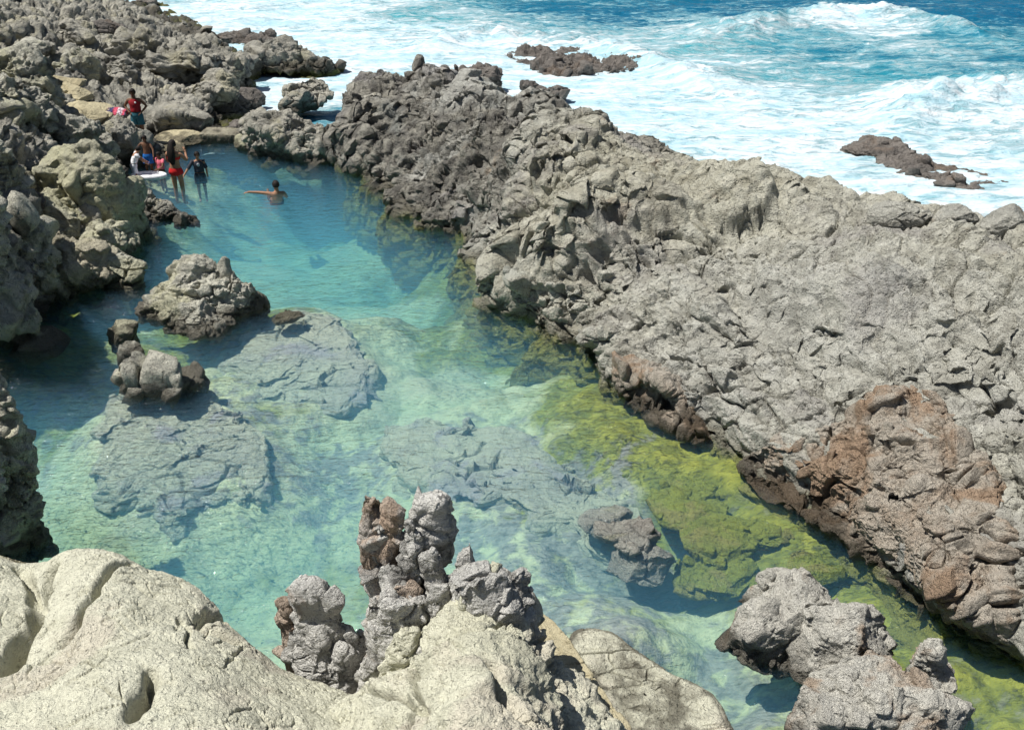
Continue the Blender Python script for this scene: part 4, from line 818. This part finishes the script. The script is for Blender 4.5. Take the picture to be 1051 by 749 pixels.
shards('jagged_block', 'short jagged grey block right of the pinnacle on the cream rock', ('pinn', 'rusty', 'pale'), 'rock', [
    (0, (6.4, 462, 490, 562, 640, .8, 321)), (2, (6.35, 482, 512, 570, 650, .8, 322)), (1, (6.35, 508, 526, 582, 640, .8, 323)), (0, (6.3, 520, 548, 584, 660, .8, 324)), (2, (6.2, 466, 500, 600, 680, .8, 325)), (0, (6.15, 500, 530, 618, 690, .8, 326))], 26, 6, [(6.3, [(580, 470, 512), (590, 464, 530), (620, 460, 546), (680, 456, 550)], .8)])
shards('leaning_rock', 'leaning grey rock with a rust coloured left edge, left of the pinnacle', ('pinn', 'rusty', 'pale'), 'rock', [
    (0, (6.8, 294, 332, 577, 700, .7, 331)), (0, (6.75, 318, 356, 598, 710, .7, 332, dict(tilt=-.12))), (0, (6.65, 340, 382, 626, 720, .7, 333, dict(tilt=-.2))), (1, (6.75, 287, 308, 612, 700, .8, 334)), (0, (6.55, 304, 346, 640, 730, .7, 335)), (0, (6.5, 336, 372, 656, 740, .7, 336))], 26, 7, [(6.7, [(588, 300, 326), (598, 295, 342), (630, 292, 364), (670, 290, 382), (740, 288, 392)], .8)])
slab('sea_level_slab', 'flat cream slab sloping into the water at the bottom centre', [(590, 648), (625, 648), (655, 665), (690, 690), (720, 705), (745, 745), (760, 800), (660, 820), (610, 740), (585, 690)], .22, 'pale', 'smooth', 66, amp=.5)
slab('thin_ledge', 'straight narrow tan ledge leaning along the cream rock', [(552, 632), (566, 632), (600, 680), (632, 725), (650, 750), (625, 750), (595, 715), (570, 680)], 1.25, 'tan', 'smooth', 67, amp=.3, n=160)
rock('low_rock', 'low rough grey rock rising from the water at the bottom right', [(815, 635, .25, 130, 90, .7), (870, 660, .35, 110, 80, .7), (780, 650, .15, 80, 70, .7), (800, 610, .3, 60, 60, .8)], 'rough', kind='spiky', s=68, amp=.6, st=(110, .05, .26))
rock('low_rock', 'pale rough rock mass along the bottom right frame edge', [(900, 720, .35, 150, 110, .7), (950, 740, .35, 110, 90, .7), (860, 745, .3, 90, 80, .7)], 'rough', kind='spiky', s=69, amp=.6, st=(110, .05, .26))
rock('low_rock', 'small upright rock knob between the low rocks and the channel', [(952, 685, .4, 42, 60, .8), (965, 700, .25, 50, 40, .8)], 'rough', kind='spiky', s=70, amp=.9)

# ---------------------------------------------------------------- people and what they have with them
def tube(pl, rad, n=6):
    pl = np.asarray(pl, float); V = []
    for i, c in enumerate(pl):
        d = pl[min(i + 1, len(pl) - 1)] - pl[max(i - 1, 0)]; d /= np.linalg.norm(d)
        a = np.cross(d, [.3, .2, 1.] if abs(d[2]) < .8 else [1., .1, 0]); a /= np.linalg.norm(a); b = np.cross(d, a)
        for t in np.linspace(0, 2 * np.pi, n + 1)[:-1]: V.append(c + rad[i] * (math.cos(t) * a + math.sin(t) * b))
    return np.array(V), grid_faces(len(pl), n, True)
BASE = dict(pelvis=(0, 0, .95), belly=(0, 0, 1.09), chest=(0, 0, 1.27), nb=(0, 0, 1.43), neck=(0, .01, 1.49), head=(0, .025, 1.585), crown=(0, .015, 1.665),
            sL=(-.17, 0, 1.39), eL=(-.24, -.02, 1.13), wL=(-.25, .06, .89), pL=(-.25, .08, .83), sR=(.17, 0, 1.39), eR=(.24, -.02, 1.13), wR=(.25, .06, .89), pR=(.25, .08, .83),
            hL=(-.09, 0, .90), kL=(-.10, .02, .49), aL=(-.10, -.01, .09), tL=(-.11, .14, .035), hR=(.09, 0, .90), kR=(.10, .02, .49), aR=(.10, -.01, .09), tR=(.11, .14, .035))
RAD = dict(pelvis=(.150, .115), belly=(.125, .10), chest=(.155, .11), nb=(.075, .065), neck=(.05, .052), head=(.074, .092), crown=(.062, .075), sL=.055, eL=.040, wL=.028, pL=.034, sR=.055, eR=.040, wR=.028, pR=.034,
           hL=.085, kL=.056, aL=.038, tL=.034, hR=.085, kR=.056, aR=.038, tR=.034)
EDG = [('pelvis', 'belly'), ('belly', 'chest'), ('chest', 'nb'), ('nb', 'neck'), ('neck', 'head'), ('head', 'crown')] + [(a + q, b + q) if a not in ('chest', 'pelvis') else (a, b + q) for q in 'LR' for a, b in (('chest', 's'), ('s', 'e'), ('e', 'w'), ('w', 'p'), ('pelvis', 'h'), ('h', 'k'), ('k', 'a'), ('a', 't'))]
def person(label, at, yaw, scale, skin, pose, wear, hair, group='bathers at the far end of the pool'):
    J = {k: np.array(v, float) for k, v in BASE.items()}
    for k, v in pose.items(): J[k] = np.array(v, float)
    names = list(J); me = bpy.data.meshes.new('person')
    me.from_pydata([J[k].tolist() for k in names], [(names.index(a), names.index(b)) for a, b in EDG], [])
    o = bpy.data.objects.new('person', me); C.objects.link(o)
    o.modifiers.new('skin', 'SKIN'); md = o.modifiers.new('sub', 'SUBSURF'); md.levels = 2; md.render_levels = 2
    for i, k in enumerate(names):
        r = RAD[k]; me.skin_vertices[0].data[i].radius = r if isinstance(r, tuple) else (r, r)
        me.skin_vertices[0].data[i].use_root = k == 'pelvis'
    dg = bpy.context.evaluated_depsgraph_get(); ev = o.evaluated_get(dg); m2 = bpy.data.meshes.new_from_object(ev)
    bm = bmesh.new(); bm.from_mesh(m2)
    def add(V, F):
        vs = [bm.verts.new(v) for v in V]
        for f in F:
            try: bm.faces.new([vs[i] for i in f])
            except ValueError: pass
    for q, sg in (('L', -1), ('R', 1)):                       # five bent fingers on each hand
        w_, p_ = J['w' + q], J['p' + q]; d = p_ - w_; d /= np.linalg.norm(d)
        sd = np.cross(d, [0, 0, 1.]) if abs(d[2]) < .8 else np.array([0, 1., 0]); sd /= np.linalg.norm(sd); up = np.cross(sd, d)
        for i, ln in enumerate((.070, .080, .075, .058)):
            b0 = p_ + sd * (i - 1.5) * .019 + d * .01
            add(*tube([b0, b0 + d * ln * .45, b0 + d * ln * .8 - up * .012, b0 + d * ln - up * .028], [.0095, .009, .008, .005]))
        b0 = w_ + d * .03 - sd * .025; add(*tube([b0, b0 + d * .03 - sd * .022, b0 + d * .06 - sd * .030], [.012, .010, .006]))
    hc = J['head']; fw = np.array(pose.get('face', (0, 1, 0)), float); fw /= np.linalg.norm(fw); rt = np.cross(fw, [0, 0, 1]); rt /= np.linalg.norm(rt)
    D, F = ico(2)
    add(D * np.array([.011, .011, .016]) + hc + fw * .092 - np.array([0, 0, .02]), F)               # nose
    for sg in (-1, 1): add(D * np.array([.012, .02, .03]) + hc + rt * sg * .075 - np.array([0, 0, .01]), F)   # ears
    bm.to_mesh(m2); bm.free(); m2.materials.clear(); m2.materials.append(M[skin])
    for p_ in m2.polygons: p_.use_smooth = True
    o.modifiers.clear(); o.data = m2; m2.name = 'person'
    o.location = at; o.rotation_euler = (0, 0, yaw); o.scale = (scale,) * 3
    o['label'] = label; o['category'] = 'person'; o['group'] = group
    for sg in (-1, 1):
        e = mesh('eye', D * .012 + hc + fw * .080 + rt * sg * .032 + np.array([0, 0, .012]), F, M['hair']); obj('eye', e, parent=o)
    obj('mouth', mesh('mouth', D * np.array([.022, .008, .006]) + hc + fw * .086 - np.array([0, 0, .055]), F, M['darkred']), parent=o)
    # hair: a cap round the skull, open at the face, with a fall down the back
    Dh, Fh = ico(4); keep = ~((Dh @ fw > .45) & (Dh[:, 2] < .55)) & (Dh[:, 2] > -.45); u, F2 = cull(Dh, Fh, keep)
    Vh = Dh[u] * np.array([.092, .112, .112]) * (1 + .05 * perlin(Dh[u] * 6, 3))[:, None] + hc + np.array([0, 0, .025]); n = len(Vh)
    if hair == 'long':
        pl = np.array([hc - fw * .07 + [0, 0, .05], hc - fw * .11 - [0, 0, .06], hc - fw * .13 - [0, 0, .2], hc - fw * .13 - [0, 0, .36], hc - fw * .12 - [0, 0, .47]])
        V, Ft = tube(pl, [.07, .095, .11, .10, .05], 20); V = V + .010 * perlin(V * 30, 2)[:, None]
        V2 = V; c2 = np.repeat(pl, 20, 0); off = V - c2; off = off - (off @ fw)[:, None] * fw * .5; V2 = c2 + off
        T = np.vstack([Ft[:, [0, 1, 2]], Ft[:, [0, 2, 3]]]) + n; Vh = np.vstack([Vh, V2]); F2 = np.vstack([F2, T])
    obj('hair', mesh('hair', Vh, F2, M['hair']), parent=o)
    def ring(c, rx, ry): t = np.linspace(0, 2 * np.pi, 13)[:-1]; return np.stack([c[0] + rx * np.cos(t), c[1] + ry * np.sin(t), np.full(12, c[2])], 1)
    for kind, mt in wear:
        if kind in ('vest', 'rash_vest', 'tshirt', 'bikini_top'):
            lowc = J['pelvis'] * .35 + J['belly'] * .65 if kind != 'bikini_top' else J['chest'] * .8 + J['belly'] * .2
            rows = [ring(lowc, .158, .128), ring(J['belly'] * .4 + J['chest'] * .6, .160, .128), ring(J['chest'], .178, .132), ring(J['chest'] * .45 + J['nb'] * .55, .170, .112), ring(J['nb'] - [0, 0, .015], .10, .085)]
            if kind == 'bikini_top': rows = rows[:1] + [ring(J['chest'] + [0, 0, .03], .175, .134)]
            V, F = loft(rows, 20, 36, True); F = F if kind else F
            V = V + .006 * perlin(V * 14, 5)[:, None]; n = len(V)
            if kind != 'bikini_top' and kind != 'vest':
                for q in 'LR':
                    a, b = J['s' + q], J['e' + q]; e_ = .92 if kind == 'rash_vest' else .5
                    Vs, Fs = tube([a + (J['chest'] - a) * .25, a, a + (b - a) * .5 * e_, a + (b - a) * e_], [.07, .072, .062, .058], 14)
                    V = np.vstack([V, Vs]); F = np.vstack([F, Fs + n]); n = len(V)
            obj(kind, mesh(kind, V, F, M[mt]), parent=o)
        if kind in ('shorts', 'bikini_bottom'):
            V, F = loft([ring(J['pelvis'] + (J['belly'] - J['pelvis']) * .45, .152, .122), ring(J['pelvis'], .175, .135), ring(J['pelvis'] - [0, 0, .06], .18, .135), ring(J['pelvis'] - [0, 0, .13], .13 if kind != 'shorts' else .175, .10)], 16, 36, True); n = len(V)
            for q in 'LR':
                a, b = J['h' + q], J['k' + q]; ln = .62 if kind == 'shorts' else .12
                Vs, Fs = tube([a + [0, 0, .03], a + (b - a) * ln * .5, a + (b - a) * ln], [.10, .105, .108 if kind == 'shorts' else .09], 16)
                V = np.vstack([V, Vs]); F = np.vstack([F, Fs + n]); n = len(V)
            obj(kind, mesh(kind, V + .005 * perlin(V * 16, 8)[:, None], F, M[mt]), parent=o)
        if kind == 'chest_print':
            V = D * np.array([.05, .012, .06]) + J['chest'] + [0, .132, .03]; obj(kind, mesh(kind, V, F_ico2, M[mt]), parent=o)
        if kind == 'chest_badge':
            V = D * np.array([.03, .012, .03]) + J['chest'] + [-.07, .128, .05]; obj(kind, mesh(kind, V, F_ico2, M[mt]), parent=o)
    return o
F_ico2 = ico(2)[1]
def foot(px, py, z): return Vector(P(px, py, z))
PI = math.pi
# feet heights: metres below the water for those who stand in it
def in_water(px, py, depth): q = P(px, py, 0.); return Vector((q[0], q[1], -depth))
person('standing person in a red vest and blue shorts on the rock behind the bathers', foot(146, 149, .12), PI, .95, 'skin_dark',
       dict(eL=(-.33, -.05, 1.18), wL=(-.19, .07, 1.03), pL=(-.15, .09, 1.0), eR=(.33, -.05, 1.18), wR=(.19, .07, 1.03), pR=(.15, .09, 1.0)),
       [('vest', 'darkred'), ('shorts', 'teal'), ('chest_badge', 'white')], 'short')
person('woman with long dark hair in a red bikini standing in the pool', in_water(183, 190, .56), R(-12), 1.02, 'skin',
       dict(eR=(.30, .10, 1.18), wR=(.20, .25, 1.34), pR=(.17, .28, 1.40), eL=(-.25, .08, 1.15), wL=(-.20, .26, 1.04), pL=(-.18, .31, 1.02)),
       [('bikini_bottom', 'red'), ('bikini_top', 'red')], 'long')
person('boy in a dark rash vest with a grey chest print, waist deep in the pool', in_water(205, 178, .80), R(195), .82, 'skin',
       dict(eR=(.36, .10, 1.16), wR=(.50, .25, 1.0), pR=(.54, .29, .97), eL=(-.23, .03, 1.13), wL=(-.24, .10, .92), pL=(-.24, .12, .86)), [('rash_vest', 'dark'), ('shorts', 'dark'), ('chest_print', 'grey_logo')], 'short')
person('child in a white shirt leaning over a white float at the pool edge', in_water(139, 180, .38), R(-65), .70, 'skin',
       dict(belly=(0, .04, 1.09), chest=(0, .12, 1.25), nb=(0, .19, 1.39), neck=(0, .23, 1.44), head=(0, .29, 1.52), crown=(0, .29, 1.60), sL=(-.17, .16, 1.36), sR=(.17, .16, 1.36), eL=(-.22, .32, 1.14), wL=(-.18, .50, .98), pL=(-.17, .55, .95), eR=(.22, .32, 1.14), wR=(.18, .50, .98), pR=(.17, .55, .95)),
       [('tshirt', 'white'), ('shorts', 'white')], 'short')
person('bare chested child in bright blue shorts standing behind the white float', in_water(154, 174, .28), R(170), .72, 'skin_dark',
       dict(eL=(-.32, .08, 1.18), wL=(-.36, .20, .98), pL=(-.37, .23, .93), eR=(.34, .04, 1.22), wR=(.44, .14, 1.05), pR=(.46, .17, 1.0)), [('shorts', 'blue')], 'short')
person('small dark haired child in pink low in the water beside the white float', in_water(166, 176, .62), R(150), .68, 'skin_dark', dict(eL=(-.30, .16, 1.2), wL=(-.18, .34, 1.1), pL=(-.14, .38, 1.1)), [('tshirt', 'pink')], 'short')
person('swimmer alone in the blue water with one arm stretched out', in_water(284, 197, 1.42), R(20), 1.0, 'skin',
       dict(eL=(-.43, .07, 1.43), wL=(-.67, .12, 1.455), pL=(-.73, .13, 1.45), eR=(.26, .16, 1.2), wR=(.2, .38, 1.2), pR=(.18, .43, 1.2), belly=(0, .10, 1.18), pelvis=(0, .27, 1.13), hL=(-.09, .31, 1.12), kL=(-.11, .70, 1.13), aL=(-.11, 1.08, 1.07), tL=(-.11, 1.17, 1.16), hR=(.09, .31, 1.12), kR=(.11, .70, 1.10), aR=(.11, 1.08, 1.04), tR=(.11, 1.17, 1.13)), [('shorts', 'dark')], 'short')
def float_():
    c = P(153, 181, .0); t = np.linspace(0, 2 * np.pi, 41)[:-1]; rows = []
    for a in np.linspace(0, 2 * np.pi, 15)[:-1]:
        r = 1 + .17 * math.cos(a); rows.append(np.stack([.42 * r * np.cos(t), .22 * r * np.sin(t), np.full(40, .02 + .06 * math.sin(a))], 1))
    G = np.stack(rows + rows[:1]); V = G.reshape(-1, 3); F = orient(V, grid_faces(15, 40, True))
    o = obj('pool_float', mesh('pool_float', V, F, M['white']), loc=c, label='white inflatable float between the children at the pool edge', cat='float')
    D, F2 = ico(3); obj('float_floor', mesh('float_floor', D * np.array([.38, .2, .02]) + [0, 0, .01], F2, M['white']), parent=o)
float_()
def cloth(px, py, z, w_, mats, s, label):
    c = P(px, py, z); XY = np.stack(np.meshgrid(np.linspace(-1, 1, 60), np.linspace(-1, 1, 60), indexing='ij'), -1).reshape(-1, 2); p = np.c_[XY, np.zeros(len(XY))]
    zz = .5 * (1 - (XY ** 2).sum(1) * .6) + .22 * ridged(p * 1.7, 3, s)
    V = np.c_[XY[:, 0] * w_ * (1 + .2 * perlin(p * 1.3, s)), XY[:, 1] * w_ * .7, zz * w_]; V2 = V.copy(); V2[:, 2] -= .02; n = len(V); F = grid_faces(60, 60)
    o = obj('beach_towel', mesh('beach_towel', np.vstack([V, V2]), np.vstack([orient(V, F), orient(V, F)[:, ::-1] + n]), M[mats]), loc=c, label=label, cat='towel')
    return o
def towel_mat():
    k = NT('striped_towel'); o = k.n('ShaderNodeTexCoord').outputs['Object']; sx = k.n('ShaderNodeSeparateXYZ'); k.set(sx.inputs[0], o)
    f = k.math('FRACT', k.math('MULTIPLY', sx.outputs[0], 4.2)); f2 = k.math('FRACT', k.math('MULTIPLY', sx.outputs[0], 2.1))
    c = k.mix(k.math('GREATER_THAN', f, .5), (.62, .10, .16), (.75, .62, .66)); c = k.mix(k.math('GREATER_THAN', f2, .62), c, (.06, .05, .13))
    return k.fin(k.bsdf(c, .9))
M['towel'] = towel_mat()
cloth(119, 119, .95, .30, 'towel', 4, 'crumpled pink, white and purple towel on the rocks left of the standing person')

# concrete sill that dams the far end
def ledge():
    a, b = P(206, 146, .0), P(250, 147, .0); nx = 70; d = (b - a) / np.linalg.norm(b - a); nrm = np.array([-d[1], d[0], 0])
    prof = [(0, -.9), (0, .16), (.03, .22), (.10, .24), (.55, .25), (.62, .2), (.66, -.9)]
    rows = [np.array([a + (b - a) * t + nrm * u + np.array([0, 0, v]) for t in np.linspace(0, 1, 12)]) for u, v in prof]
    V, F = loft(rows, 70, 120); F = orient(V, F); V = displace(V, F, 'smooth', 80, .5)
    rooted('concrete_sill', V, F, M['ledge'], label='low concrete sill damming the far end of the pool', cat='sill')
ledge()
